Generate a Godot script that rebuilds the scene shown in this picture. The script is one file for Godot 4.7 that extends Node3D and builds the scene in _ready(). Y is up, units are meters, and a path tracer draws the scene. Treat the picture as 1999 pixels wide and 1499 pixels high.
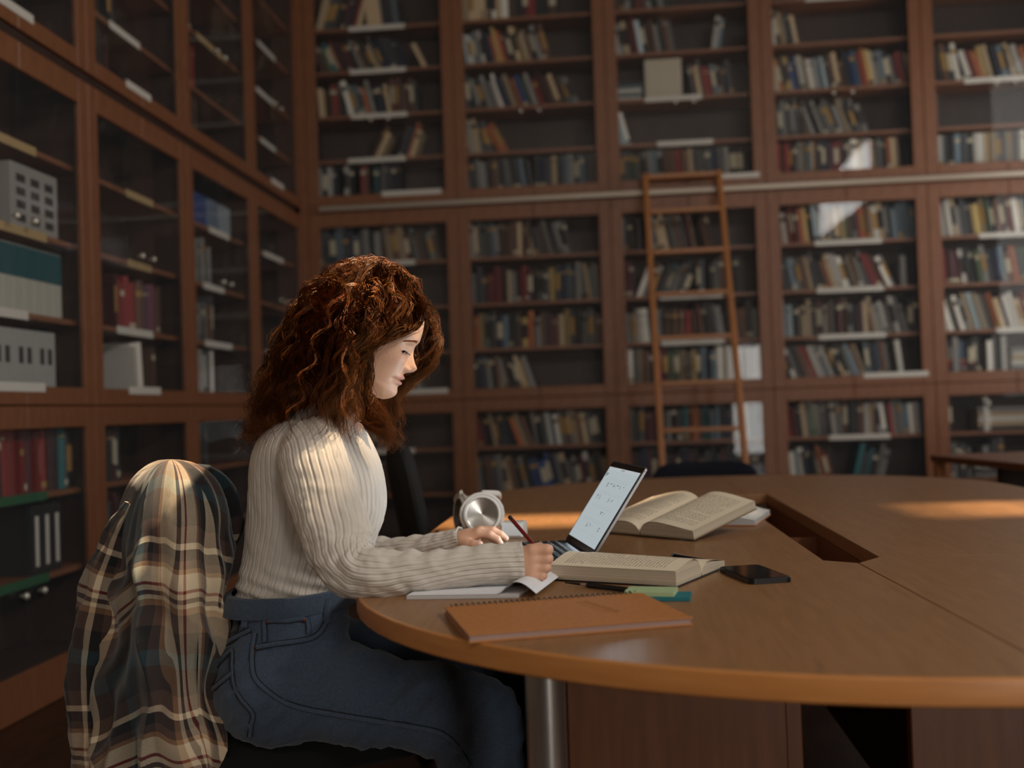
extends Node3D


class Geo:
	# collects triangles; normals follow the winding
	var V := PackedVector3Array()
	var N := PackedVector3Array()
	var U := PackedVector2Array()
	var C := PackedColorArray()
	var I := PackedInt32Array()
	var col := Color.WHITE

	func tri(a: Vector3, b: Vector3, c: Vector3, out: Vector3) -> void:
		var n := (c - a).cross(b - a)
		if n.dot(out) < 0.0:
			var t := b
			b = c
			c = t
			n = -n
		n = n.normalized()
		var k := V.size()
		for p: Vector3 in [a, b, c]:
			V.append(p)
			N.append(n)
			U.append(Vector2(p.x, -p.y))
			C.append(col)
		I.append_array(PackedInt32Array([k, k + 1, k + 2]))

	func quad(a: Vector3, b: Vector3, c: Vector3, d: Vector3, out: Vector3) -> void:
		var n := (c - a).cross(b - a)
		if n.dot(out) < 0.0:
			var t := b
			b = d
			d = t
			n = -n
		n = n.normalized()
		var k := V.size()
		for p: Vector3 in [a, b, c, d]:
			V.append(p)
			N.append(n)
			U.append(Vector2(p.x, -p.y))
			C.append(col)
		I.append_array(PackedInt32Array([k, k + 1, k + 2, k, k + 2, k + 3]))

	func quad_uv(a: Vector3, b: Vector3, c: Vector3, d: Vector3, out: Vector3) -> void:
		# a b c d carry the corners (0,1) (1,1) (1,0) (0,0) of the texture
		var k := V.size()
		var n := (c - a).cross(b - a).normalized()
		var flip := n.dot(out) < 0.0
		var uv := [Vector2(0, 1), Vector2(1, 1), Vector2(1, 0), Vector2(0, 0)]
		var ps := [a, b, c, d]
		for i in 4:
			V.append(ps[i])
			N.append(-n if flip else n)
			U.append(uv[i])
			C.append(col)
		I.append_array(PackedInt32Array([k, k + 2, k + 1, k, k + 3, k + 2] if flip else [k, k + 1, k + 2, k, k + 2, k + 3]))

	func box(x: Transform3D, size: Vector3, ch := 0.0) -> void:
		var h := size * 0.5
		ch = minf(ch, 0.49 * minf(size.x, minf(size.y, size.z)))
		var B := x.basis
		for ax in 3:
			var b := (ax + 1) % 3
			var c := (ax + 2) % 3
			for s: float in [-1.0, 1.0]:
				var q := []
				for k: Array in [[-1.0, -1.0], [1.0, -1.0], [1.0, 1.0], [-1.0, 1.0]]:
					var p := Vector3.ZERO
					p[ax] = s * h[ax]
					p[b] = k[0] * (h[b] - ch)
					p[c] = k[1] * (h[c] - ch)
					q.append(x * p)
				var o := Vector3.ZERO
				o[ax] = s
				quad(q[0], q[1], q[2], q[3], B * o)
		if ch <= 0.0:
			return
		for ax in 3:
			var b := (ax + 1) % 3
			var c := (ax + 2) % 3
			for sb: float in [-1.0, 1.0]:
				for sc: float in [-1.0, 1.0]:
					var q := []
					for k: Array in [[-1.0, 0], [1.0, 0], [1.0, 1], [-1.0, 1]]:
						var p := Vector3.ZERO
						p[ax] = k[0] * (h[ax] - ch)
						p[b] = sb * (h[b] - (ch if k[1] == 1 else 0.0))
						p[c] = sc * (h[c] - (0.0 if k[1] == 1 else ch))
						q.append(x * p)
					var o := Vector3.ZERO
					o[b] = sb
					o[c] = sc
					quad(q[0], q[1], q[2], q[3], B * o)
		for sx: float in [-1.0, 1.0]:
			for sy: float in [-1.0, 1.0]:
				for sz: float in [-1.0, 1.0]:
					var o := Vector3(sx, sy, sz)
					var q := []
					for ax in 3:
						var p := Vector3(sx * (h.x - ch), sy * (h.y - ch), sz * (h.z - ch))
						p[ax] = o[ax] * h[ax]
						q.append(x * p)
					tri(q[0], q[1], q[2], B * o)

	func bx(lo: Vector3, hi: Vector3, ch := 0.0) -> void:
		box(Transform3D(Basis(), (lo + hi) * 0.5), hi - lo, ch)

	func bar(a: Vector3, b: Vector3, wide: float, thick: float, side: Vector3, ch := 0.0) -> void:
		# a beam from a to b, wide along side
		var y := (b - a).normalized()
		var x := (side - y * side.dot(y)).normalized()
		var z := x.cross(y)
		box(Transform3D(Basis(x, y, z), (a + b) * 0.5), Vector3(wide, a.distance_to(b), thick), ch)

	func grid(P: PackedVector3Array, nu: int, nv: int, wrap_u := false, uv := PackedVector2Array(), cols := PackedColorArray()) -> void:
		# P[v * nu + u]; smooth normals
		var k := V.size()
		var n := PackedVector3Array()
		n.resize(P.size())
		var nq := nu if wrap_u else nu - 1
		var idx := PackedInt32Array()
		idx.resize((nv - 1) * nq * 6)
		var w := 0
		for v in nv - 1:
			for u in nq:
				var a := v * nu + u
				var b := v * nu + (u + 1) % nu
				var c := a + nu
				var d := b + nu
				var m := (P[d] - P[a]).cross(P[c] - P[b])
				n[a] += m
				n[b] += m
				n[c] += m
				n[d] += m
				idx[w] = k + a
				idx[w + 1] = k + c
				idx[w + 2] = k + b
				idx[w + 3] = k + b
				idx[w + 4] = k + c
				idx[w + 5] = k + d
				w += 6
		# winding a, c, b has the normal (b - a) x (c - a)
		for i in n.size():
			n[i] = n[i].normalized()
		V.append_array(P)
		N.append_array(n)
		if uv.size() == P.size():
			U.append_array(uv)
		else:
			for i in P.size():
				U.append(Vector2(float(i % nu) / maxf(1.0, nu - 1), float(i / nu) / maxf(1.0, nv - 1)))
		if cols.size() == P.size():
			C.append_array(cols)
		else:
			var cc := PackedColorArray()
			cc.resize(P.size())
			cc.fill(col)
			C.append_array(cc)
		I.append_array(idx)

	func fan(P: PackedVector3Array, out: Vector3) -> void:
		# a flat or slightly domed cap round the middle of a loop
		var mid := Vector3.ZERO
		for p in P:
			mid += p
		mid /= P.size()
		for i in P.size():
			tri(mid, P[i], P[(i + 1) % P.size()], out)

	func tube(path: Array, radii: Array, sides := 8, caps := true, squash := 1.0, side := Vector3.ZERO) -> void:
		var P := PackedVector3Array()
		var n := path.size()
		var last := Vector3.ZERO
		var first := PackedVector3Array()
		var endl := PackedVector3Array()
		for i in n:
			var t: Vector3 = (path[mini(i + 1, n - 1)] - path[maxi(i - 1, 0)]).normalized()
			var x: Vector3
			if side != Vector3.ZERO:
				x = side
			elif i == 0:
				x = Vector3.UP if absf(t.y) < 0.9 else Vector3.RIGHT
			else:
				x = last
			x = (x - t * x.dot(t)).normalized()
			last = x
			var y := t.cross(x)
			var r: float = radii[i] if radii.size() > 1 else radii[0]
			for s in sides:
				var a := TAU * s / sides
				var q: Vector3 = path[i] + x * cos(a) * r + y * sin(a) * r * squash
				P.append(q)
				if i == 0:
					first.append(q)
				if i == n - 1:
					endl.append(q)
		grid(P, sides, n, true)
		if caps:
			fan(first, path[0] - path[1])
			fan(endl, path[n - 1] - path[n - 2])

	func lathe(x: Transform3D, prof: Array, sides := 24) -> void:
		# prof: Vector2(radius, height) along the local y
		var P := PackedVector3Array()
		for q: Vector2 in prof:
			for s in sides:
				var a := TAU * s / sides
				P.append(x * Vector3(q.x * cos(a), q.y, q.x * sin(a)))
		grid(P, sides, prof.size(), true)

	func slab(poly: PackedVector2Array, y0: float, y1: float, ch := 0.0) -> void:
		# a flat outline in x and z with thickness
		var top := poly
		if ch > 0.0:
			var inner := Geometry2D.offset_polygon(poly, -ch, Geometry2D.JOIN_MITER)
			if inner.size() == 1 and inner[0].size() == poly.size():
				top = inner[0]
				var best := 0
				for i in top.size():
					if top[i].distance_to(poly[0]) < top[best].distance_to(poly[0]):
						best = i
				var turned := PackedVector2Array()
				for i in top.size():
					turned.append(top[(i + best) % top.size()])
				top = turned
			else:
				ch = 0.0
		var ids := Geometry2D.triangulate_polygon(top)
		for i in range(0, ids.size(), 3):
			var a := top[ids[i]]
			var b := top[ids[i + 1]]
			var c := top[ids[i + 2]]
			tri(Vector3(a.x, y1, a.y), Vector3(b.x, y1, b.y), Vector3(c.x, y1, c.y), Vector3.UP)
		ids = Geometry2D.triangulate_polygon(poly)
		for i in range(0, ids.size(), 3):
			var a := poly[ids[i]]
			var b := poly[ids[i + 1]]
			var c := poly[ids[i + 2]]
			tri(Vector3(a.x, y0, a.y), Vector3(b.x, y0, b.y), Vector3(c.x, y0, c.y), Vector3.DOWN)
		var ccw := 0.0
		for i in poly.size():
			var a := poly[i]
			var b := poly[(i + 1) % poly.size()]
			ccw += a.x * b.y - b.x * a.y
		for i in poly.size():
			var j := (i + 1) % poly.size()
			var a := poly[i]
			var b := poly[j]
			var o := Vector3(b.y - a.y, 0, a.x - b.x) * signf(ccw)
			quad(Vector3(a.x, y0, a.y), Vector3(b.x, y0, b.y), Vector3(b.x, y1 - ch, b.y), Vector3(a.x, y1 - ch, a.y), o)
			if ch > 0.0:
				quad(Vector3(a.x, y1 - ch, a.y), Vector3(b.x, y1 - ch, b.y), Vector3(top[j].x, y1, top[j].y), Vector3(top[i].x, y1, top[i].y), o + Vector3.UP * o.length())

	func append(g: Geo) -> void:
		var k := V.size()
		V.append_array(g.V)
		N.append_array(g.N)
		U.append_array(g.U)
		C.append_array(g.C)
		for i in g.I:
			I.append(i + k)

	func surface(m: ArrayMesh) -> ArrayMesh:
		var A := []
		A.resize(Mesh.ARRAY_MAX)
		A[Mesh.ARRAY_VERTEX] = V
		A[Mesh.ARRAY_NORMAL] = N
		A[Mesh.ARRAY_TEX_UV] = U
		A[Mesh.ARRAY_COLOR] = C
		A[Mesh.ARRAY_INDEX] = I
		m.add_surface_from_arrays(Mesh.PRIMITIVE_TRIANGLES, A)
		return m

	func mesh() -> ArrayMesh:
		return surface(ArrayMesh.new())


var M := {}
var used := {}
var rng := RandomNumberGenerator.new()


func numbered(called: String) -> String:
	var n: int = used.get(called, 0)
	used[called] = n + 1
	return called if n == 0 else "%s_%03d" % [called, n]


func tag(o: Node3D, label: String, category: String, group := "", kind := "") -> Node3D:
	if label:
		o.set_meta("label", label)
	if category:
		o.set_meta("category", category)
	if group:
		o.set_meta("group", group)
	if kind:
		o.set_meta("kind", kind)
	return o


func thing(called: String, label: String, category: String, x := Transform3D(), group := "") -> Node3D:
	var o := Node3D.new()
	o.name = numbered(called)
	add_child(o)
	o.transform = x
	tag(o, label, category, group)
	return o


func part(called: String, shape: Variant, m: Material, parent: Node3D = null, label := "") -> MeshInstance3D:
	var o := MeshInstance3D.new()
	o.name = called if parent else numbered(called)
	o.mesh = shape.mesh() if shape is Geo else shape
	o.material_override = m
	(parent if parent else self as Node3D).add_child(o, true)
	if label:
		o.set_meta("label", label)
	return o


func struct(called: String, g: Geo, m: Material) -> MeshInstance3D:
	var o := part(called, g, m)
	o.set_meta("kind", "structure")
	return o


func at(x: float, y: float, z: float, turn := 0.0) -> Transform3D:
	return Transform3D(Basis(Vector3.UP, turn), Vector3(x, y, z))


func plain(c: Color, rough := 0.7, metal := 0.0, spec := 0.5) -> StandardMaterial3D:
	var m := StandardMaterial3D.new()
	m.albedo_color = c
	m.roughness = rough
	m.metallic = metal
	m.metallic_specular = spec
	return m


func noise_tex(seed_: int, freq: float, size: int, ramp: Array, octaves := 4, kind := FastNoiseLite.TYPE_SIMPLEX_SMOOTH) -> NoiseTexture2D:
	var n := FastNoiseLite.new()
	n.seed = seed_
	n.frequency = freq
	n.noise_type = kind
	n.fractal_octaves = octaves
	var t := NoiseTexture2D.new()
	t.width = size
	t.height = size
	t.seamless = true
	t.noise = n
	var g := Gradient.new()
	g.offsets = PackedFloat32Array(range(ramp.size()).map(func(i): return float(i) / (ramp.size() - 1)))
	g.colors = PackedColorArray(ramp)
	t.color_ramp = g
	return t


func wood(ramp: Array, grain: Vector3, rough: float, seed_: int, world := true) -> StandardMaterial3D:
	var m := plain(Color.WHITE, rough)
	m.albedo_texture = noise_tex(seed_, 0.012, 512, ramp, 5)
	m.uv1_triplanar = true
	m.uv1_world_triplanar = world
	m.uv1_scale = grain
	m.roughness_texture = noise_tex(seed_ + 9, 0.02, 256, [Color(0.85, 0.85, 0.85), Color(1, 1, 1)], 3)
	m.roughness_texture_channel = BaseMaterial3D.TEXTURE_CHANNEL_GRAYSCALE
	return m


func textured(img: Image, rough := 0.8) -> StandardMaterial3D:
	var m := plain(Color.WHITE, rough)
	m.albedo_texture = ImageTexture.create_from_image(img)
	return m


func curve(pts: Array, n: int) -> Array:
	# n points spaced evenly by index along a Catmull-Rom spline
	var out := []
	var k := pts.size()
	for i in n:
		var t := float(i) / (n - 1) * (k - 1)
		var a := mini(int(t), k - 2)
		var f := t - a
		var p0: Variant = pts[maxi(a - 1, 0)]
		var p1: Variant = pts[a]
		var p2: Variant = pts[a + 1]
		var p3: Variant = pts[mini(a + 2, k - 1)]
		out.append(p1 * 1.0 + (p2 - p0) * (0.5 * f) + (p0 * 2.0 - p1 * 5.0 + p2 * 4.0 - p3) * (0.5 * f * f) + (p1 * 3.0 - p0 - p2 * 3.0 + p3) * (0.5 * f * f * f))
	return out


func lerp_table(xs: Array, ys: Array, x: float) -> float:
	# smooth interpolation in a table with rising xs
	if x <= xs[0]:
		return ys[0]
	for i in range(1, xs.size()):
		if x <= xs[i]:
			var t: float = (x - xs[i - 1]) / (xs[i] - xs[i - 1])
			var h: float = xs[i] - xs[i - 1]
			var m0: float = (ys[i] - ys[maxi(i - 2, 0)]) / (xs[i] - xs[maxi(i - 2, 0)]) if i > 1 else (ys[i] - ys[i - 1]) / h
			var m1: float = (ys[mini(i + 1, xs.size() - 1)] - ys[i - 1]) / (xs[mini(i + 1, xs.size() - 1)] - xs[i - 1])
			var t2 := t * t
			var t3 := t2 * t
			return (2 * t3 - 3 * t2 + 1) * ys[i - 1] + (t3 - 2 * t2 + t) * h * m0 + (-2 * t3 + 3 * t2) * ys[i] + (t3 - t2) * h * m1
	return ys[-1]


const BAY := 1.05
const BACK_Z := -7.366
const LEFT_X := -2.095
const LEVELS := {
	"upper": {"lo": 2.487, "hi": 4.2, "open_lo": 2.56, "open_hi": 4.1, "shelves": [2.82, 3.13, 3.445, 3.75], "knob": 3.075},
	"middle": {"lo": 1.109, "hi": 2.445, "open_lo": 1.18, "open_hi": 2.34, "shelves": [1.457, 1.77, 2.09], "knob": 1.79},
	"lower": {"lo": 0.0, "hi": 1.109, "open_lo": 0.16, "open_hi": 1.024, "shelves": [0.47, 0.78], "knob": 0.43},
}
const ROWS := ["upper", "middle", "lower"]
const ORD := ["first", "second", "third", "fourth", "fifth", "sixth", "seventh", "eighth", "ninth", "tenth", "eleventh", "twelfth", "thirteenth", "fourteenth", "fifteenth", "sixteenth", "seventeenth", "eighteenth", "nineteenth", "twentieth", "twenty-first", "twenty-second", "twenty-third", "twenty-fourth", "twenty-fifth", "twenty-sixth", "twenty-seventh", "twenty-eighth", "twenty-ninth", "thirtieth", "thirty-first", "thirty-second", "thirty-third", "thirty-fourth", "thirty-fifth", "thirty-sixth", "thirty-seventh", "thirty-eighth", "thirty-ninth", "fortieth"]


func _ready() -> void:
	rng.seed = 7
	setup_view()
	setup_light()
	materials()
	room()
	cases()
	shelve_all()
	table()
	furniture()
	on_table()
	person()
	plaid_shirt()


func setup_view() -> void:
	var cam := Camera3D.new()
	cam.name = "camera"
	add_child(cam)
	cam.position = Vector3(0, 1.04, 0)
	cam.rotation_degrees = Vector3(1.276, 5.004, -1.95)
	var a := CameraAttributesPhysical.new()
	a.frustum_focal_length = 33.762
	a.frustum_focus_distance = 2.0
	a.exposure_aperture = 2.1
	a.frustum_near = 0.05
	a.frustum_far = 60.0
	cam.attributes = a
	cam.current = true
	var we := WorldEnvironment.new()
	we.name = "surroundings"
	var e := Environment.new()
	e.tonemap_mode = Environment.TONE_MAPPER_LINEAR
	e.tonemap_exposure = 1.0
	e.background_mode = Environment.BG_SKY
	var sm := ProceduralSkyMaterial.new()
	sm.sky_top_color = Color(0.62, 0.7, 0.8)
	sm.sky_horizon_color = Color(0.85, 0.84, 0.8)
	sm.ground_horizon_color = Color(0.4, 0.38, 0.36)
	sm.ground_bottom_color = Color(0.25, 0.24, 0.23)
	sm.energy_multiplier = 1.2
	e.sky = Sky.new()
	e.sky.sky_material = sm
	e.sdfgi_enabled = true
	e.ssao_enabled = true
	e.ssil_enabled = true
	we.environment = e
	add_child(we)


func setup_light() -> void:
	# sun through two added roof openings and the high slit window on the right
	var sun := DirectionalLight3D.new()
	sun.name = "sun"
	add_child(sun)
	sun.look_at_from_position(Vector3.ZERO, Vector3(-0.53, -0.848, 0.02))
	sun.light_color = Color(1.0, 0.88, 0.72)
	sun.light_energy = 3.7
	sun.light_angular_distance = 2.2
	sun.shadow_enabled = true
	# daylight of the windows and an added front fill: one soft light in each, as large as the opening
	window_light("window_right_light", Vector3(3.27, 3.8, 0.15), Vector2(3.2, 0.7), Vector3(-1, 0, 0), 12.5)
	window_light("window_far_light", Vector3(3.27, 2.3, -6.2), Vector2(1.4, 2.6), Vector3(-1, 0, 0), 2.7)
	window_light("added_front_fill", Vector3(0.6, 4.55, 3.57), Vector2(3.6, 0.5), Vector3(0, 0, -1), 4.5)  # added fill, not a known window; lightens reader and table
	window_light("door_light", Vector3(2.5, 1.05, 3.57), Vector2(0.8, 1.8), Vector3(0, 0, -1), 5.5)


func window_light(called: String, p: Vector3, size: Vector2, to: Vector3, energy: float) -> void:
	var l := AreaLight3D.new()
	l.name = called
	add_child(l)
	l.look_at_from_position(p, p + to)
	l.area_size = size
	l.light_color = Color(1.0, 0.985, 0.96)
	l.light_energy = energy
	l.area_range = 20.0
	l.area_attenuation = 2.0
	l.shadow_enabled = true


func materials() -> void:
	var w := [Color(0.40, 0.24, 0.15), Color(0.52, 0.33, 0.21), Color(0.46, 0.28, 0.175), Color(0.56, 0.36, 0.23)]
	M.wood_v = wood(w, Vector3(9, 0.7, 9), 0.5, 3)
	M.wood_h = wood(w, Vector3(0.7, 9, 9), 0.5, 5)
	M.wood_z = wood(w, Vector3(9, 9, 0.7), 0.5, 6)
	M.panel = wood([Color(0.18, 0.11, 0.08), Color(0.235, 0.145, 0.10)], Vector3(6, 0.7, 6), 0.6, 8)  # darkened: the shade inside the deep cases is put into this colour
	M.ladder = wood([Color(0.62, 0.40, 0.23), Color(0.72, 0.48, 0.29)], Vector3(9, 0.8, 9), 0.45, 12)
	M.table_top = wood([Color(0.53, 0.375, 0.24), Color(0.60, 0.435, 0.285), Color(0.565, 0.405, 0.26), Color(0.63, 0.455, 0.30)], Vector3(5, 5, 0.45), 0.4, 21)
	M.table_edge = wood([Color(0.72, 0.47, 0.25), Color(0.79, 0.54, 0.30)], Vector3(1.2, 7, 1.2), 0.4, 23)
	M.table_panel = wood([Color(0.42, 0.25, 0.15), Color(0.50, 0.31, 0.19)], Vector3(6, 0.5, 6), 0.5, 25)
	M.glass = plain(Color(0.9, 0.93, 0.95, 0.012), 0.02, 0.0, 0.25)
	M.glass.transparency = BaseMaterial3D.TRANSPARENCY_ALPHA
	M.paper = plain(Color(0.86, 0.84, 0.8), 0.8)
	M.strip = plain(Color(0.8, 0.78, 0.74), 0.6)
	M.strip_green = plain(Color(0.10, 0.33, 0.19), 0.6)
	M.strip_tan = plain(Color(0.66, 0.56, 0.38), 0.7)
	M.knob = plain(Color(0.85, 0.83, 0.78), 0.25, 0.6)
	M.steel = plain(Color(0.72, 0.71, 0.69), 0.28, 0.9)
	M.rail = plain(Color(0.63, 0.58, 0.52), 0.4, 0.55)
	M.wall = plain(Color(0.62, 0.55, 0.47), 0.9)
	M.ceiling = plain(Color(0.55, 0.5, 0.44), 0.95)
	M.floor = wood([Color(0.20, 0.12, 0.08), Color(0.28, 0.17, 0.11)], Vector3(5, 5, 0.6), 0.5, 31)
	M.black = plain(Color(0.022, 0.022, 0.026), 0.75)
	M.black_fabric = plain(Color(0.03, 0.03, 0.036), 0.95)
	M.black_fabric.rim_enabled = true
	M.black_fabric.rim = 0.3
	M.navy_fabric = plain(Color(0.035, 0.055, 0.12), 0.95)
	M.white = plain(Color(0.87, 0.86, 0.84), 0.45)


func wall_with_holes(called: String, x: Transform3D, wide: float, high: float, holes: Array, thick := 0.25, m: Material = null) -> void:
	# a wall in the plane of the local x and y, with real openings (rects x, y, w, h)
	var g := Geo.new()
	var xs := [0.0, wide]
	for h: Rect2 in holes:
		xs.append(h.position.x)
		xs.append(h.end.x)
	xs.sort()
	for i in xs.size() - 1:
		if xs[i + 1] - xs[i] < 1e-4:
			continue
		var mid: float = (xs[i] + xs[i + 1]) / 2
		var y := 0.0
		var here := holes.filter(func(h): return h.position.x < mid and h.end.x > mid)
		here.sort_custom(func(p, q): return p.position.y < q.position.y)
		for h: Rect2 in here:
			g.bx(Vector3(xs[i], y, -thick), Vector3(xs[i + 1], h.position.y, 0))
			y = h.end.y
		g.bx(Vector3(xs[i], y, -thick), Vector3(xs[i + 1], high, 0))
	var o := struct(called, g, m if m else M.wall)
	o.transform = x


func window(n: int, x: Transform3D, r: Rect2, bars_x: int, bars_y: int) -> void:
	var g := Geo.new()
	var t := 0.05
	var a := r.position
	var b := r.end
	g.bx(Vector3(a.x, a.y, -0.16), Vector3(a.x + t, b.y, -0.1), 0.004)
	g.bx(Vector3(b.x - t, a.y, -0.16), Vector3(b.x, b.y, -0.1), 0.004)
	g.bx(Vector3(a.x + t, a.y, -0.16), Vector3(b.x - t, a.y + t, -0.1), 0.004)
	g.bx(Vector3(a.x + t, b.y - t, -0.16), Vector3(b.x - t, b.y, -0.1), 0.004)
	for i in range(1, bars_x):
		var c := lerpf(a.x, b.x, float(i) / bars_x)
		g.bx(Vector3(c - 0.015, a.y + t, -0.15), Vector3(c + 0.015, b.y - t, -0.11), 0.003)
	for i in range(1, bars_y):
		var c := lerpf(a.y, b.y, float(i) / bars_y)
		g.bx(Vector3(a.x + t, c - 0.015, -0.149), Vector3(b.x - t, c + 0.015, -0.111), 0.003)
	var o := struct("window_%d" % n, g, M.wood_v)
	o.transform = x
	var p := Geo.new()
	p.bx(Vector3(a.x + t, a.y + t, -0.132), Vector3(b.x - t, b.y - t, -0.128))
	part("pane", p, M.glass, o)


func room() -> void:
	var g := Geo.new()
	g.bx(Vector3(-2.9, -0.2, -8.1), Vector3(3.6, 0, 3.9))
	struct("floor", g, M.floor)
	# unseen ceiling; its two openings are added to beam sun on reader and table
	var cx := Transform3D(Basis(Vector3(1, 0, 0), Vector3(0, 0, -1), Vector3(0, 1, 0)), Vector3(-2.9, 5.45, 3.9))
	var ch := [Rect2(4.4, 5.58, 0.8, 0.8), Rect2(5.2, 6.68, 0.9, 0.38)]
	wall_with_holes("ceiling", cx, 6.5, 12.0, ch, 0.25, M.ceiling)
	window(6, cx, ch[0], 1, 1)  # added opening, unseen, sized for the sun on hair and shirt
	window(7, cx, ch[1], 1, 1)  # added opening, unseen, for the left part of the table's sun band
	g = Geo.new()
	g.bx(Vector3(-2.9, 0, -8.1), Vector3(3.6, 5.2, -7.8))
	struct("wall_back", g, M.wall)
	g = Geo.new()
	g.bx(Vector3(-2.9, 0, -7.8), Vector3(-2.5, 5.2, 3.9))
	struct("wall_left", g, M.wall)
	# right wall: local x runs towards the camera's end of the room
	var rx := Transform3D(Basis(Vector3(0, 0, 1), Vector3(0, 1, 0), Vector3(-1, 0, 0)), Vector3(3.3, 0, -7.8))
	var holes := [Rect2(0.9, 1.0, 1.4, 2.6), Rect2(4.6, 3.75, 0.45, 1.35), Rect2(6.35, 3.45, 3.2, 0.7)]
	wall_with_holes("wall_right", rx, 11.7, 5.2, holes)
	window(1, rx, holes[0], 2, 2)
	window(2, rx, holes[1], 1, 4)
	window(3, rx, holes[2], 4, 1)
	# wall behind the camera, with a glazed door
	var fx := Transform3D(Basis(Vector3(-1, 0, 0), Vector3(0, 1, 0), Vector3(0, 0, -1)), Vector3(3.6, 0, 3.6))
	var fh := [Rect2(0.7, 0.15, 0.8, 1.8), Rect2(1.2, 4.3, 3.6, 0.5)]
	wall_with_holes("wall_front", fx, 6.1, 5.2, fh)
	window(4, fx, fh[0], 1, 3)
	window(5, fx, fh[1], 4, 1)  # added high window, unseen; opening for the front fill light


# ---- bookcases ----

func case_frame(side: String, bay: int) -> Transform3D:
	# local x to the right along the wall, y up, z out of the wall; origin at the left foot
	if side == "back":
		return Transform3D(Basis(), Vector3(-2.033 + BAY * bay, 0, BACK_Z))
	return Transform3D(Basis(Vector3(0, 0, -1), Vector3(0, 1, 0), Vector3(1, 0, 0)), Vector3(LEFT_X, 0, -7.427 + BAY * (bay + 1)))


func strips_of(side: String, row: String, bay: int) -> Dictionary:
	# paper strips on shelf edges: shelf index -> [from, to, kind]; -1 is the bottom rail
	var d := {}
	if side == "back":
		match row:
			"upper":
				match bay:
					0: d = {4: [0.3, 0.68, 0], 3: [0.3, 0.68, 0], 2: [0.3, 0.68, 0], 1: [0.3, 0.68, 0], 0: [0.27, 0.66, 0], -1: [0.5, 0.9, 0]}
					2: d = {1: [0.25, 0.62, 0], 0: [0.32, 0.68, 0], -1: [0.72, 0.96, 0]}
					3: d = {3: [0.3, 0.68, 0]}
					4: d = {1: [0.27, 0.68, 0]}
			"middle":
				match bay:
					0: d = {2: [0.3, 0.7, 0], 1: [0.3, 0.66, 0], -1: [0.5, 0.9, 0]}
					2: d = {1: [0.3, 0.7, 0], 0: [0.3, 0.7, 0]}
					3: d = {2: [0.3, 0.72, 0], 1: [0.3, 0.72, 0], 0: [0.3, 0.72, 0], -1: [0.56, 0.96, 0]}
					4: d = {2: [0.32, 0.8, 0], 0: [0.4, 0.7, 0]}
			"lower":
				match bay:
					3: d = {1: [0.34, 0.72, 0]}
					0: d = {1: [0.3, 0.66, 0]}
	else:
		match row:
			"upper": d = {0: [0.3, 0.6, 0], 1: [0.25, 0.6, 0], 2: [0.3, 0.65, 0], -1: [0.35, 0.6, 0]} if bay != 1 else {1: [0.3, 0.7, 2]}
			"middle":
				match bay:
					3: d = {2: [0.1, 0.68, 2], 1: [0.1, 0.74, 2], 0: [0.1, 0.6, 0], -1: [0.1, 0.62, 0]}
					2: d = {2: [0.42, 0.7, 2], 1: [0.42, 0.66, 2], 0: [0.3, 0.66, 0], -1: [0.3, 0.62, 0]}
					1: d = {2: [0.4, 0.7, 0], 1: [0.3, 0.6, 0], 0: [0.3, 0.7, 0]}
					0: d = {2: [0.3, 0.7, 0], 0: [0.3, 0.6, 0]}
			"lower":
				match bay:
					3: d = {1: [0.2, 0.7, 1], 0: [0.1, 0.7, 1]}
	return d


func cases() -> void:
	for side: String in ["back", "left"]:
		for row: String in ROWS:
			for bay in (5 if side == "back" else 4):
				bookcase(side, row, bay)
	# corner post and the rail that the ladder hangs from
	var g := Geo.new()
	g.bx(Vector3(LEFT_X + 0.001, 0, BACK_Z - 0.3), Vector3(-2.034, 4.2, BACK_Z - 0.002), 0.003)
	tag(part("corner_post", g, M.wood_v), "plain brown corner post where the two bookcase walls meet", "post")
	g = Geo.new()
	g.bx(Vector3(-2.032, 2.4455, BACK_Z - 0.25), Vector3(3.217, 2.4865, BACK_Z + 0.004), 0.002)
	tag(part("trim_1", g, M.wood_h), "", "", "", "structure")
	g = Geo.new()
	g.bx(Vector3(LEFT_X - 0.25, 2.4455, BACK_Z + 0.06), Vector3(LEFT_X - 0.012, 2.4865, -3.227), 0.002)
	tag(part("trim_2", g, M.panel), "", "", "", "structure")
	g = Geo.new()
	g.bx(Vector3(-1.95, 2.448, BACK_Z + 0.02), Vector3(3.217, 2.484, BACK_Z + 0.036), 0.004)
	for i in 6:
		g.bx(Vector3(-1.6 + i * 0.93, 2.455, BACK_Z + 0.003), Vector3(-1.57 + i * 0.93, 2.477, BACK_Z + 0.021), 0.002)
	tag(part("ladder_rail", g, M.rail), "long pale metal rail between middle and upper back bookcases", "rail")


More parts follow.
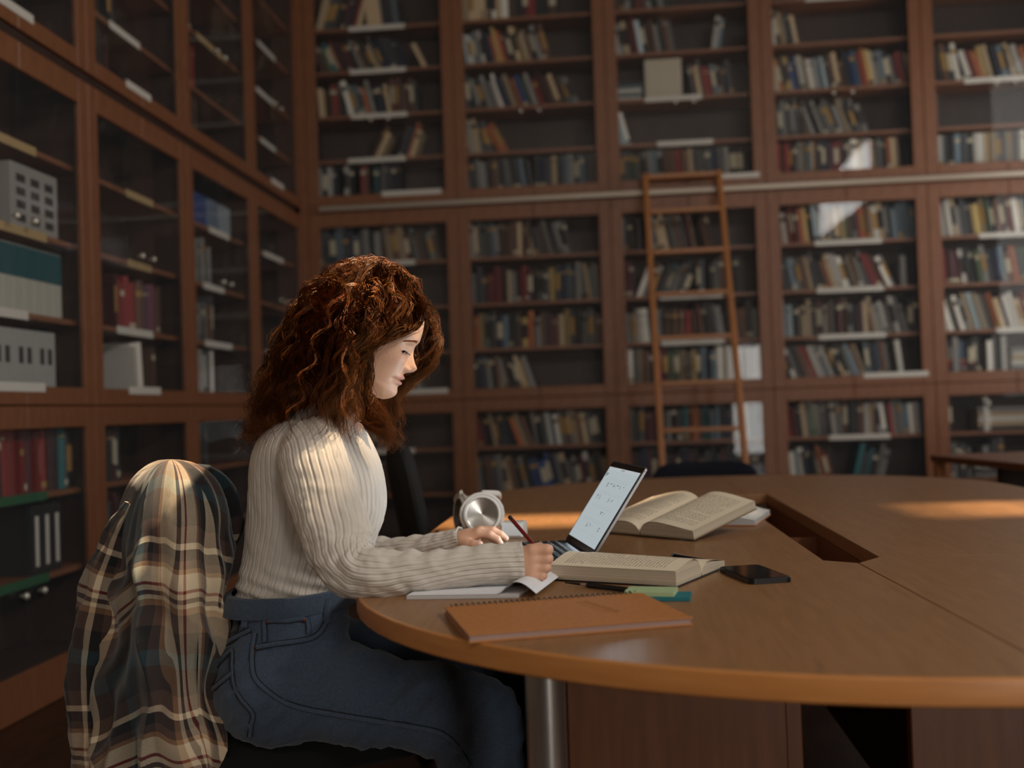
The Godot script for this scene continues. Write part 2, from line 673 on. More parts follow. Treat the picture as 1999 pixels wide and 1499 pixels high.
func bookcase(side: String, row: String, bay: int) -> void:
	var L: Dictionary = LEVELS[row]
	var where := ("back wall" if side == "back" else "left wall")
	var label := "%s glass-fronted bookcase on the %s, %s from the corner" % [row, where, ORD[bay]]
	var t := thing("bookcase", label, "bookcase", case_frame(side, bay), "glazed wooden bookcases")
	var vm: Material = M.wood_v
	var hm: Material = M.wood_h if side == "back" else M.wood_z
	var lo: float = L.lo + 0.0005
	var hi: float = L.hi - 0.0005
	var W := BAY - 0.001
	var g := Geo.new()
	g.bx(Vector3(0.001, lo, -0.34), Vector3(0.022, hi, -0.022))
	g.bx(Vector3(W - 0.021, lo, -0.34), Vector3(W, hi, -0.022))
	g.bx(Vector3(0.022, lo, -0.34), Vector3(W - 0.021, hi, -0.325))
	g.bx(Vector3(0.022, hi - 0.022, -0.325), Vector3(W - 0.021, hi, -0.022))
	g.bx(Vector3(0.022, lo, -0.325), Vector3(W - 0.021, L.open_lo - 0.004, -0.022))
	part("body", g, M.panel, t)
	var strips := strips_of(side, row, bay)
	var n := 0
	for y: float in L.shelves:
		var s := Geo.new()
		s.bx(Vector3(0.0225, y - 0.022, -0.3245), Vector3(W - 0.0215, y, -0.05), 0.002)
		var so := part("shelf", s, hm, t)
		if strips.has(n):
			label_strip(so, strips[n], y - 0.011, -0.0465)
		n += 1
	if strips.has(-1):
		label_strip(t, strips[-1], L.open_lo - 0.004, 0.002)
	for k in 2:
		var d := Geo.new()
		var x0 := 0.0015 if k == 0 else BAY / 2 + 0.0015
		var x1 := BAY / 2 - 0.0015 if k == 0 else W - 0.0005
		var y0 := lo + 0.002
		var y1 := hi - 0.002
		var sx0 := x0 if k == 0 else x1 - 0.078
		var sx1 := sx0 + 0.078
		d.bx(Vector3(sx0, y0, -0.02), Vector3(sx1, y1, 0), 0.0025)
		var gx0 := sx1 if k == 0 else x0
		var gx1 := x1 if k == 0 else sx0
		var open_lo: float = L.open_lo
		var open_hi: float = L.open_hi
		d.bx(Vector3(gx0, y0, -0.0195), Vector3(gx1, open_lo, -0.0005), 0.0025)
		d.bx(Vector3(gx0, open_hi, -0.0195), Vector3(gx1, y1, -0.0005), 0.0025)
		var door := part("door", d, vm, t)
		var p := Geo.new()
		p.bx(Vector3(gx0, open_lo, -0.0125), Vector3(gx1, open_hi, -0.0075))
		part("pane", p, M.glass, door, "clear glass pane")
		var kn := Geo.new()
		var kx := (gx1 - 0.06) if k == 0 else (gx0 + 0.06)
		var prof := [Vector2(0.0, 0.0), Vector2(0.006, 0.0), Vector2(0.006, 0.01), Vector2(0.012, 0.016), Vector2(0.0135, 0.022), Vector2(0.011, 0.028), Vector2(0.005, 0.031), Vector2(0.0, 0.0315)]
		var b := Basis(Vector3(1, 0, 0), Vector3(0, 0, 1), Vector3(0, -1, 0))
		kn.lathe(Transform3D(b, Vector3(kx, L.knob, -0.0075)), prof, 14)
		part("knob", kn, M.knob, door, "small pale round knob")


func label_strip(parent: Node3D, r: Array, y: float, z: float) -> void:
	var g := Geo.new()
	g.bx(Vector3(r[0] * BAY, y - 0.017, z - 0.003), Vector3(r[1] * BAY, y + 0.017, z), 0.0006)
	part("label_strip", g, [M.strip, M.strip_green, M.strip_tan][r[2]], parent, ["white paper label strip", "green label strip", "tan label strip"][r[2]])


# ---- books ----
# a letter is a book (capital: thick), _ a gap; before each colon the lean in degrees, + with the top to the left
const HUES := {
	"w": ["white", Color(0.80, 0.78, 0.73)], "c": ["cream", Color(0.70, 0.60, 0.45)], "y": ["yellow", Color(0.66, 0.55, 0.30)],
	"g": ["grey", Color(0.46, 0.45, 0.43)], "d": ["dark grey", Color(0.24, 0.24, 0.25)], "k": ["black", Color(0.09, 0.09, 0.10)],
	"n": ["brown", Color(0.36, 0.23, 0.16)], "r": ["red", Color(0.52, 0.11, 0.09)], "m": ["maroon", Color(0.30, 0.09, 0.10)],
	"o": ["orange", Color(0.66, 0.33, 0.15)], "b": ["blue", Color(0.12, 0.26, 0.50)], "v": ["navy", Color(0.09, 0.12, 0.24)],
	"t": ["teal", Color(0.10, 0.36, 0.38)], "s": ["slate blue", Color(0.36, 0.44, 0.49)], "e": ["green", Color(0.28, 0.35, 0.25)],
	"p": ["purple", Color(0.36, 0.15, 0.26)], "l": ["pale blue", Color(0.62, 0.70, 0.72)],
}
const SHELVES := {
	"back upper 0 4": "-16:_Cdddkmpkrc 6:CCdkdsd", "back upper 0 3": "22:nnetcrkmmkgnkncdvvddvv 25:_c", "back upper 0 2": "4:_c 2:_nrnk 14:gwgsgog 9:kvkc 2:nrnnmnd", "back upper 0 1": "0:__________ -28:nc 0:_ -20:dvoc", "back upper 0 0": "0:wgkwvk_wk_Rn_tdgddvk",
	"back upper 1 4": "0:ccccckwcwnkmrkkn", "back upper 1 3": "8:klwsgw 10:kv 13:oyomk 14:cyccmkgnn_", "back upper 1 2": "4:gdk 16:gkggw 18:vcobegrmncns 26:g", "back upper 1 1": "8:cwc 12:gd 30:do 28:o", "back upper 1 0": "4:gdggdndd 8:gdsd 0:dvdcdsgdsdgn",
	"back upper 2 4": "0:kndgkr 8:ngkgd", "back upper 2 3": "8:swgcmrlknngdng 0:______ -10:ws", "back upper 2 2": "0:_____________ 8:dncgrrsgnvd", "back upper 2 1": "14:llw 0:________________", "back upper 2 0": "3:wddegggsgnnrncdgdvdgkdkn",
	"back upper 3 4": "0:ndkkgn 10:wggk", "back upper 3 3": "3:WW 9:ncgdc 0:_________", "back upper 3 2": "9:wcokybbwcwgslkncnkbbtroywgskgmrncsd", "back upper 3 1": "3:ggdgdgddn 18:ggdgdggdgcgdgg 0:__", "back upper 3 0": "0:rormrkngcscndvkprmk 2:wwcgrcdkocc__",
	"back upper 4 3": "0:________________________", "back upper 4 2": "8:wkndwk 16:wro 12:ycvsk 16:cwongdwk", "back upper 4 1": "0:rnn____________________", "back upper 4 0": "0:wgwdksdkWccggcgwdssgvornnw",
	"back middle 0 2": "2:ddvsdvddgkg 8:ncncmk 12:gnkgn", "back middle 0 1": "0:ndk_g_knc 6:nkndmmnkd", "back middle 0 0": "0:nmkndgkkndgkmnkdgn", "back middle 0 -1": "6:mkgndkngkkcngkmndg",
	"back middle 1 2": "3:dgcggdsgnn 0:nncnn 14:ckdngkdgwd_", "back middle 1 1": "0:kgddrrrkcgmrmkgdydvsdg 8:gcggnn", "back middle 1 0": "0:koygdvsdknyogndmmcydkggnnnn", "back middle 1 -1": "5:dkvdgkn 14:cgnkdc 18:cg 0:_____",
	"back middle 2 2": "0:dsdkkd_ngd 10:cckgndmn_nn", "back middle 2 1": "4:ppmp -22:wgnwkdtggdv 0:ns_dgnm_dd", "back middle 2 0": "4:dgcW 0:wgdnnnrnm 8:nddgg 0:kdnndgk", "back middle 2 -1": "0:gwgcnkrmeecgydsvswWlwnwwco",
	"back middle 3 2": "5:mnWrrmoyklwkmgkcyengroncwcgkssSsvkl", "back middle 3 1": "10:gddsgdncd 16:kkocwww 14:kcnggp 22:rrnwg 0:_g_", "back middle 3 0": "1:LLkCckmgngmngkmcn 12:cgwgwgg 0:kkk", "back middle 3 -1": "18:kwgk 22:nnr 20:wgsw 0:k 26:nc 18:kgsg 20:oc 6:sdvsng_w",
	"back middle 4 2": "6:wWwcgdkYcevnmnrwclmrngwkvcggwne", "back middle 4 1": "3:mmrMm 8:wkkegdkvsnodeegnkycvgddk", "back middle 4 0": "14:wwgwgclcgnocdwwcrrcwwwgkgdgg", "back middle 4 -1": "0:kgdkgsvkdk_wgkw",
	"back lower 0 1": "12:gcnmmdgg 0:kgdk", "back lower 0 0": "28:nngc 0:_dkkgn",
	"back lower 1 1": "10:mrmkcnd 16:vkk 20:ocn 8:gkdWswgngcncgdkk", "back lower 1 0": "6:ggkndgcc 12:nkgkBBbvgcg 8:gkmwgknc",
	"back lower 2 1": "0:kgdgmmkvgkdtoontssdvgwwsskd", "back lower 2 0": "0:kmkvmkkdkmkkvmkkdkkmkvkmkkdkv",
	"back lower 3 1": "5:nrmkcgegdkwg 0:nkknwc 6:mgwk 4:rggswws 0:k", "back lower 3 0": "4:GWsw 8:vvk 12:oorok 0:__ -14:tdtkggk",
	"back lower 4 1": "0:gwk_____ww____", "back lower 4 0": "0:dkdgkdg__gkdd",
	"left upper 3 1": "10:ww 0:__kd____", "left upper 3 0": "8:wgn 0:k______", "left upper 2 2": "0:ccgw_cwggnkcc", "left upper 2 1": "0:w_gwk_nm__kd_", "left upper 2 0": "4:WGn 0:_kmk_m_", "left upper 1 2": "0:mkmn_kmkd", "left upper 1 1": "0:vkdtvk_mr_", "left upper 1 0": "0:kmkdkmnk", "left upper 0 2": "0:kdgkn_k", "left upper 0 1": "0:ggkd_dk", "left upper 0 0": "0:kdmknk",
	"left middle 2 0": "0:________mRRRRNNPPnn_", "left middle 2 -1": "0:__mmm________ 5:wWW 0:_n", "left middle 1 1": "0:gdkgndgdgkdg", "left middle 1 0": "0:dgngdgkgdgnd", "left middle 1 -1": "0:ndkgdgwgwgdw", "left middle 0 2": "0:kdkndkd", "left middle 0 1": "0:dkgdkd", "left middle 0 0": "0:gdkdgk", "left middle 0 -1": "0:kdgkdg",
	"left lower 3 1": "2:mktvtkpmkmgk 1:rRrrmrRrm 0:ktdkk", "left lower 2 1": "0:gggk_mm_kmkk_", "left lower 2 0": "0:kmkvkdkmk", "left lower 1 1": "0:mvkpg_ggkd", "left lower 1 0": "0:vkvkvvdkk", "left lower 0 1": "0:kdkmkd",
}

var book_meshes := []
var book_mats := {}
var placed_books := []


func book_mesh(kind: int) -> ArrayMesh:
	# a unit book: x thickness, y height, z depth with the spine at +z; cover, pages, band
	var cover := Geo.new()
	var t := 0.1
	cover.bx(Vector3(-0.5, 0, -0.5), Vector3(-0.5 + t, 1, 0.42))
	cover.bx(Vector3(0.5 - t, 0, -0.5), Vector3(0.5, 1, 0.42))
	var xs := [-0.5, -0.3, 0.0, 0.3, 0.5]
	var zs := [0.42, 0.475, 0.5, 0.475, 0.42]
	for i in 4:
		var a := Vector3(xs[i], 0, zs[i])
		var b := Vector3(xs[i + 1], 0, zs[i + 1])
		var o := Vector3(zs[i] - zs[i + 1], 0, 0.2).normalized()
		cover.quad(a, b, b + Vector3.UP, a + Vector3.UP, o)
	cover.quad(Vector3(-0.4, 0, 0.42), Vector3(0.4, 0, 0.42), Vector3(0.4, 1, 0.42), Vector3(-0.4, 1, 0.42), Vector3(0, 0, -1))
	for y: float in [0.0, 1.0]:
		var up := Vector3(0, 1 if y > 0.5 else -1, 0)
		for i in 4:
			cover.tri(Vector3(0, y, 0.42), Vector3(xs[i], y, zs[i]), Vector3(xs[i + 1], y, zs[i + 1]), up)
	var pages := Geo.new()
	pages.bx(Vector3(-0.5 + t, 0.015, -0.48), Vector3(0.5 - t, 0.975, 0.42))
	var m := cover.mesh()
	pages.surface(m)
	if kind > 0:
		var band := Geo.new()
		var spans: Array = [[0.72, 0.84], [0.06, 0.16], [0.3, 0.78], [0.8, 0.83]][kind - 1]
		for i in 4:
			var o := Vector3(zs[i] - zs[i + 1], 0, 0.2).normalized() * 0.012
			var a := Vector3(xs[i], spans[0], zs[i]) + o
			var b := Vector3(xs[i + 1], spans[0], zs[i + 1]) + o
			var up := Vector3(0, spans[1] - spans[0], 0)
			band.quad(a, b, b + up, a + up, o)
		band.surface(m)
	return m


func shelve_all() -> void:
	for k in 5:
		book_meshes.append(book_mesh(k))
	M.pages = plain(Color(0.68, 0.62, 0.5), 0.9)
	M.band_light = plain(Color(0.7, 0.66, 0.56), 0.7)
	M.band_dark = plain(Color(0.16, 0.13, 0.12), 0.7)
	M.band_gold = plain(Color(0.6, 0.46, 0.22), 0.5)
	for h: String in HUES:
		for v in 3:
			var c: Color = HUES[h][1]
			var s: float = [0.78, 0.95, 1.1][v]
			c = c.lerp(Color(c.get_luminance(), c.get_luminance(), c.get_luminance()), 0.15)
			book_mats[h + str(v)] = plain(Color(c.r * s, c.g * s, c.b * s).clamp(), 0.62)
	for key: String in SHELVES:
		plan_shelf(key, SHELVES[key])
	special_shelf_items()
	# the three hundred that show largest stay single things, the rest is one object
	placed_books.sort_custom(func(p, q): return p.area > q.area)
	var rest := Geo.new()
	for i in placed_books.size():
		var b: Dictionary = placed_books[i]
		if i < 300:
			var o := MeshInstance3D.new()
			o.name = numbered("book")
			o.mesh = book_meshes[b.kind]
			add_child(o)
			o.transform = b.x
			o.set_surface_override_material(0, book_mats[b.hue + str(b.tone)])
			o.set_surface_override_material(1, M.pages)
			if b.kind > 0:
				o.set_surface_override_material(2, [M.band_light, M.band_dark, M.band_gold][b.band])
			tag(o, b.label, "book", "books behind the glass doors")
		else:
			var m: StandardMaterial3D = book_mats[b.hue + str(b.tone)]
			rest.col = m.albedo_color.srgb_to_linear()
			rest.box(b.x * Transform3D(Basis(), Vector3(0, 0.5, 0)), Vector3.ONE)
			if b.kind > 0:
				rest.col = ([M.band_light, M.band_dark, M.band_gold][b.band] as StandardMaterial3D).albedo_color.srgb_to_linear()
				var sp: Array = [[0.72, 0.84], [0.06, 0.16], [0.3, 0.78], [0.8, 0.83]][b.kind - 1]
				rest.box(b.x * Transform3D(Basis(), Vector3(0, (sp[0] + sp[1]) / 2, 0.495)), Vector3(0.96, sp[1] - sp[0], 0.02))
			rest.col = M.pages.albedo_color.srgb_to_linear()
			rest.box(b.x * Transform3D(Basis(), Vector3(0, 0.5, 0)), Vector3(0.8, 1.004, 0.9))
	var vm := plain(Color.WHITE, 0.65)
	vm.vertex_color_use_as_albedo = true
	tag(part("shelved_books", rest, vm), "all the other smaller books standing in rows behind glass", "books", "", "stuff")


func plan_shelf(key: String, spec: String) -> void:
	var w := key.split(" ")
	var side := w[0]
	var row := w[1]
	var bay := int(w[2])
	var lev := int(w[3])
	var L: Dictionary = LEVELS[row]
	var all: Array = [L.open_lo] + L.shelves
	var idx: int = lev if row == "upper" else lev + 1
	var base: float = all[idx]
	var room_h: float = (all[idx + 1] - 0.022 if idx + 1 < all.size() else L.hi - 0.03) - base
	if idx == 0:
		base -= 0.004
	# first count the width that the letters ask for, then scale it to the shelf
	var segs := []
	var want := 0.0
	for s in spec.split(" ", false):
		var lean := deg_to_rad(float(s.get_slice(":", 0)))
		var list := []
		for ch in s.get_slice(":", 1):
			if ch == "_":
				list.append({"gap": 0.038})
				want += 0.038
			else:
				var low := ch.to_lower()
				var th := rng.randf_range(0.018, 0.034) * (1.8 if low != ch else 1.0)
				var hh := minf(rng.randf_range(0.2, 0.262), room_h - 0.02)
				list.append({"hue": low, "th": th, "h": hh})
				want += th / cos(lean)
		var tall := 0.23
		want += absf(sin(lean)) * tall * 0.55
		segs.append([lean, list])
	var inner := BAY - 0.06
	var k := clampf(inner / want, 0.55, 1.0) if want > inner else minf(inner / want, 1.06 if "_" in spec else 1.5)
	var x := 0.034
	var n := 0
	var frame := case_frame(side, bay)
	var pos_no := 0
	for s in segs:
		var lean: float = s[0]
		for b: Dictionary in s[1]:
			if b.has("gap"):
				x += b.gap * k
				pos_no = 0
				continue
			var th: float = b.th * k
			var h: float = minf(b.h, (room_h - 0.012) / cos(lean) - th * absf(sin(lean)))
			var deep := rng.randf_range(0.15, 0.19)
			var tone := rng.randi_range(0, 2)
			var kind := rng.randi_range(0, 6)
			kind = kind if kind < 5 else 0
			var band := 0 if b.hue not in "wcylg" else 1
			if rng.randf() < 0.3:
				band = 2
			if pos_no == 0 and lean > 0.0:
				x += sin(lean) * h * (1.0 if n == 0 else 0.55)
			pos_no += 1
			# bottom corner on the shelf, turned about it
			var wide := th / cos(lean)
			var foot := x if lean >= 0.0 else x + wide
			if x + wide > BAY - 0.03:
				break
			var off := Vector3(-th / 2 if lean < 0.0 else th / 2, 0, 0)
			if lean >= 0.0:
				foot = x + wide
				off = Vector3(-th / 2, 0, 0)
			else:
				foot = x
				off = Vector3(th / 2, 0, 0)
			var turn := Basis(Vector3(0, 0, 1), lean)
			var z_front := -0.062 - rng.randf_range(0.0, 0.022)
			var o := Vector3(foot, base + 0.0006, z_front - deep / 2) + turn * off
			var xf := frame * Transform3D(turn * Basis.from_scale(Vector3(th, h, deep)), o)
			var words := []
			if th > 0.04:
				words.append("thick")
			words.append(HUES[b.hue][0])
			words.append("book")
			if absf(lean) > 0.2:
				words.append("leaning " + ("left" if lean > 0 else "right"))
			var label := "%s, %s from left, %s shelf up, %s %s %s-wall bookcase" % [" ".join(words), ORD[mini(n, 39)], ORD[idx], ORD[bay], row, side]
			var dist: float = (xf.origin - Vector3(0, 1.04, 0)).length()
			var vis := 1.0
			var pp: Vector3 = xf.origin
			if pp.y > 3.72 or pp.z > -3.6 or pp.y < 0.66:
				vis = 0.02
			if side == "left":
				vis *= 0.5
			# what stands behind the reader and her hair shows less
			if side == "back" and row != "upper" and bay == 0:
				vis *= 0.25
			placed_books.append({"x": xf, "hue": b.hue, "tone": tone, "kind": kind, "band": band, "label": label, "area": th * h / (dist * dist) * vis})
			n += 1
			x += wide + 0.0008
		if lean < 0.0:
			x += sin(-lean) * 0.22 * 0.9


func lying(side: String, row: String, bay: int, idx: int, x0: float, x1: float, hues: String, label: String) -> void:
	# a small pile of books lying flat, each of them a thing
	var L: Dictionary = LEVELS[row]
	var all: Array = [L.open_lo - 0.004] + L.shelves
	var y: float = all[idx] + 0.0008
	var n := 0
	for ch in hues:
		var th := rng.randf_range(0.022, 0.034)
		var lx := x0 + rng.randf_range(0, 0.012)
		var rx := x1 - rng.randf_range(0, 0.012)
		var turn := Basis(Vector3(0, 0, 1), PI / 2)
		var xf := case_frame(side, bay) * Transform3D(turn * Basis.from_scale(Vector3(th, rx - lx, 0.17)), Vector3(rx, y + th / 2, -0.155))
		var o := MeshInstance3D.new()
		o.name = numbered("lying_book")
		o.mesh = book_meshes[0]
		add_child(o)
		o.transform = xf
		o.set_surface_override_material(0, book_mats[ch + "1"])
		o.set_surface_override_material(1, M.pages)
		tag(o, "%s book lying flat, %s up, %s" % [HUES[ch][0], ORD[n], label], "book", "books lying flat on the shelves")
		y += th + 0.0008
		n += 1


func box_file(called: String, side: String, row: String, bay: int, idx: int, x0: float, x1: float, high: float, front: Color, label: String, category: String, look := 0) -> void:
	var L: Dictionary = LEVELS[row]
	var all: Array = [L.open_lo - 0.004] + L.shelves
	var y: float = all[idx] + 0.0008
	var t := thing(called, label, category, case_frame(side, bay) * Transform3D(Basis(), Vector3((x0 + x1) / 2, y, -0.17)))
	var w := x1 - x0
	var g := Geo.new()
	g.bx(Vector3(-w / 2, 0, -0.11), Vector3(w / 2, high, 0.1), 0.003)
	part("box", g, plain(front, 0.75), t)
	if look == 1:
		# dark label windows on the front
		for k in 2:
			var d := Geo.new()
			var cx := -w * 0.2 + w * 0.4 * k
			d.bx(Vector3(cx - w * 0.1, high * 0.42, 0.0985), Vector3(cx + w * 0.1, high * 0.7, 0.1015), 0.0005)
			part("label_window", d, M.band_dark, t)
	elif look == 2:
		# rows of vent holes on a white crate
		for i in 3:
			for j in 4:
				var d := Geo.new()
				var cx := -w * 0.3 + w * 0.3 * i
				d.bx(Vector3(cx - w * 0.09, high * (0.12 + 0.2 * j), 0.0985), Vector3(cx + w * 0.09, high * (0.24 + 0.2 * j), 0.1015), 0.0005)
				part("vent_hole", d, M.band_dark, t)
	elif look == 4:
		var d := Geo.new()
		d.bx(Vector3(-w * 0.16, high * 0.12, 0.0985), Vector3(w * 0.16, high * 0.85, 0.1015), 0.0005)
		part("spine_label", d, M.strip, t, "pale spine label")
	elif look == 3:
		var d := Geo.new()
		d.bx(Vector3(-w / 2 + 0.001, high * 0.52, 0.0985), Vector3(w / 2 - 0.001, high - 0.004, 0.1015), 0.0005)
		part("spine_cover", d, plain(Color(0.04, 0.28, 0.31), 0.6), t, "teal upper half of the spine")


func special_shelf_items() -> void:
	# on the back wall
	box_file("document_box", "back", "upper", 2, 2, 0.27, 0.52, 0.27, Color(0.72, 0.68, 0.6), "upright pale cardboard box among books on third upper bookcase", "box")
	lying("back", "upper", 2, 2, 0.04, 0.255, "wswsd", "pile beside the pale cardboard box")
	lying("back", "upper", 1, 4, 0.04, 0.27, "ccc", "pile at top left of second upper bookcase")
	lying("back", "middle", 4, 0, 0.06, 0.29, "nro", "reddish pile at bottom of fifth middle bookcase")
	lying("back", "middle", 4, 0, 0.52, 0.7, "gwcwg", "pale pile right in fifth middle bookcase")
	lying("back", "lower", 4, 2, 0.28, 0.62, "dcwcg", "broad pile in fifth lower bookcase")
	lying("back", "lower", 4, 1, 0.25, 0.5, "gdwg", "low pile in fifth lower bookcase")
	# on the left wall
	box_file("vented_crate", "left", "middle", 3, 2, 0.57, 0.91, 0.25, Color(0.55, 0.54, 0.52), "white vented plastic crate on the left-wall shelf", "crate", 2)
	for k in 8:
		box_file("two_tone_binder", "left", "middle", 3, 1, 0.36 + k * 0.071, 0.4295 + k * 0.071, 0.255, Color(0.66, 0.65, 0.6), "teal and white binder, %s from left in the left-wall row" % ORD[k], "binder", 3)
	for k in 3:
		box_file("label_file_box", "left", "middle", 3, 0, 0.42 + k * 0.15, 0.565 + k * 0.15, 0.22, Color(0.6, 0.6, 0.58), "%s white file box with dark label windows, left wall" % ["leftmost", "middle", "rightmost"][k], "file box", 1)
	for k in 3:
		box_file("storage_box", "left", "middle", 1, 3, 0.26 + k * 0.19, 0.445 + k * 0.19, 0.17, [Color(0.1, 0.22, 0.45), Color(0.35, 0.42, 0.5), Color(0.5, 0.55, 0.58)][k], "%s storage box high on the left-wall shelf" % ["deep blue", "slate grey", "pale grey"][k], "box")
	for k in 3:
		box_file("ring_binder", "left", "lower", 3, 1, 0.66 + k * 0.075, 0.73 + k * 0.075, 0.26, Color(0.07, 0.07, 0.08), "%s black ring binder with pale spine label, left wall" % ["first", "second", "third"][k], "binder", 4)


func oval(cx: float, a: float, z_near: float, z_far: float, b: float, n := 40) -> PackedVector2Array:
	# a table outline: straight sides, elliptical ends
	var P := PackedVector2Array()
	for i in n + 1:
		var t := PI * i / n
		P.append(Vector2(cx - a * cos(t), z_near + b * sin(t)))
	for i in n + 1:
		var t := PI * i / n
		P.append(Vector2(cx + a * cos(t), z_far - b * sin(t)))
	return P


func table() -> void:
	var t := thing("conference_table", "large oval wooden conference table with a long slot in its middle", "table", at(0, 0, 0))
	var outer := oval(0.415, 0.865, -1.95, -3.62, 0.775)
	var y1 := 0.74
	var y0 := 0.709
	# four leaves cut from the outline; the slot runs along the middle
	var slot := PackedVector2Array([Vector2(0.386, -2.04), Vector2(0.44, -2.0), Vector2(0.494, -2.068), Vector2(0.494, -3.5), Vector2(0.372, -3.5)])
	var gap := 0.0016
	var cuts := [
		PackedVector2Array([Vector2(-1, -2.04 - gap), Vector2(0.386, -2.04 - gap), Vector2(0.372, -3.5), Vector2(0.43, -3.5), Vector2(0.43, -5), Vector2(-1, -5)]),
		PackedVector2Array([Vector2(-1, -2.04), Vector2(-1, -1), Vector2(0.47, -1), Vector2(0.47, -1.2), Vector2(0.44 - gap, -2.0), Vector2(0.386, -2.04)]),
		PackedVector2Array([Vector2(0.44 + gap, -2.0), Vector2(0.472, -1.2), Vector2(0.472, -1), Vector2(2, -1), Vector2(2, -2.068), Vector2(0.494, -2.068)]),
		PackedVector2Array([Vector2(0.494, -2.068 - gap), Vector2(2, -2.068 - gap), Vector2(2, -5), Vector2(0.432, -5), Vector2(0.432, -3.5), Vector2(0.494, -3.5)]),
	]
	var inner: PackedVector2Array = Geometry2D.offset_polygon(outer, -0.006)[0]
	for c: PackedVector2Array in cuts:
		var got := Geometry2D.intersect_polygons(inner, c)
		for poly: PackedVector2Array in got:
			if poly.size() > 5 or true:
				var g := Geo.new()
				g.slab(poly, y0 + 0.001, y1, 0.0008)
				part("leaf", g, M.table_top, t)
	# the edging band: one closed strip round the outline, rounded on its top and bottom
	var P := PackedVector3Array()
	var prof := [Vector2(-0.006, y1), Vector2(-0.002, y1 - 0.0003), Vector2(0.0, y1 - 0.003), Vector2(0.0, y0 + 0.003), Vector2(-0.002, y0), Vector2(-0.012, y0)]
	var nrm := []
	for i in outer.size():
		var d := outer[(i + 1) % outer.size()] - outer[(i - 1 + outer.size()) % outer.size()]
		var nn := Vector2(d.y, -d.x).normalized()
		if nn.dot(outer[i] - Vector2(0.415, -2.78)) < 0:
			nn = -nn
		nrm.append(nn)
	for q: Vector2 in prof:
		for i in outer.size():
			var p: Vector2 = outer[i] + nrm[i] * q.x
			P.append(Vector3(p.x, q.y, p.y))
	var e := Geo.new()
	e.grid(P, outer.size(), prof.size(), true)
	part("edge_band", e, M.table_edge, t)
	# inside faces of the slot
	var s := Geo.new()
	for i in slot.size():
		var a := slot[i]
		var b := slot[(i + 1) % slot.size()]
		var o := Vector2(b.y - a.y, a.x - b.x).normalized()
		var mid := (a + b) / 2
		if o.dot(mid - Vector2(0.43, -2.8)) < 0:
			o = -o
		var pa := a + o * 0.004
		var pb := b + o * 0.004
		s.quad(Vector3(pa.x, y1 - 0.001, pa.y), Vector3(pb.x, y1 - 0.001, pb.y), Vector3(pb.x, y0 - 0.005, pb.y), Vector3(pa.x, y0 - 0.005, pa.y), Vector3(-o.x, 0, -o.y))
	# cable trough below the slot
	s.bx(Vector3(0.36, 0.60, -3.52), Vector3(0.375, 0.708, -2.03))
	s.bx(Vector3(0.495, 0.60, -3.52), Vector3(0.51, 0.708, -2.03))
	s.bx(Vector3(0.375, 0.60, -3.52), Vector3(0.495, 0.612, -2.03))
	s.bx(Vector3(0.375, 0.612, -2.7), Vector3(0.495, 0.7, -2.69))
	part("cable_trough", s, M.table_panel, t)
	# panel feet
	var feet := [[Vector3((Vector3(-0.079, 0.524, -1.695)).x, 0.0, -1.72), Vector3((Vector3(0.256, 0.521, -1.695)).x, 0.708, -1.695)], [Vector3((Vector3(0.441, 0.52, -1.695)).x, 0, -1.72), Vector3(0.80, 0.708, -1.695)], [Vector3(0.03, 0, -3.95), Vector3(0.33, 0.708, -3.925)], [Vector3(0.50, 0, -3.95), Vector3(0.80, 0.708, -3.925)]]
	for f: Array in feet:
		var g := Geo.new()
		g.bx(f[0], f[1], 0.002)
		part("panel_foot", g, M.table_panel, t)
	for f: Array in [[Vector3(0.26, 0.2, -3.92), Vector3(0.285, 0.6, -1.73)], [Vector3(0.56, 0.2, -3.92), Vector3(0.585, 0.6, -1.73)]]:
		var g := Geo.new()
		g.bx(f[0], f[1], 0.002)
		part("stretcher_panel", g, M.table_panel, t)
	for p: Vector2 in [Vector2(-0.101, -1.52), Vector2(0.95, -1.52), Vector2(-0.2, -4.02), Vector2(1.02, -4.02)]:
		var g := Geo.new()
		var prof2 := [Vector2(0.0, 0.0), Vector2(0.034, 0.0), Vector2(0.034, 0.02), Vector2(0.0285, 0.024), Vector2(0.0285, 0.7), Vector2(0.045, 0.703), Vector2(0.045, 0.7085), Vector2(0.0, 0.7085)]
		g.lathe(at(p.x, 0, p.y), prof2, 32)
		part("leg", g, M.steel, t, "round steel leg")


func rounded_back(w: float, h: float, thick: float, bend: float) -> Geo:
	# an upholstered chair back: width along z, height along y, face towards +x
	var g := Geo.new()
	var nu := 26
	var nv := 18
	for s: float in [1.0, -1.0]:
		var P := PackedVector3Array()
		for j in nv + 1:
			var v := 2.0 * j / nv - 1.0
			for i in nu + 1:
				var u := 2.0 * i / nu - 1.0
				var e := pow(pow(absf(u), 5.0) + pow(absf(v), 5.0), 0.2)
				var m := maxf(absf(u), absf(v))
				var k := (m / e) if e > 1e-5 else 1.0
				var uu := u * k
				var vv := v * k
				var edge := pow(maxf(0.0, 1.0 - pow(m, 6.0)), 0.5)
				P.append(Vector3(s * thick * 0.5 * (0.12 + 0.88 * edge) + bend * uu * uu, h * 0.5 * (vv + 1.0), w * 0.5 * uu))
		g.grid(P, nu + 1, nv + 1)
	# the seam between both halves
	var R := PackedVector3Array()
	var n := 72
	for k in 2:
		for i in n:
			var a := TAU * i / n
			var cu := cos(a)
			var cv := sin(a)
			var e := pow(pow(absf(cu), 5.0) + pow(absf(cv), 5.0), 0.2)
			var uu := cu / e
			var vv := cv / e
			R.append(Vector3((1 - 2 * k) * thick * 0.5 * 0.14 + bend * uu * uu, h * 0.5 * (vv + 1.0), w * 0.5 * uu))
	g.grid(R, n, 2, true)
	return g


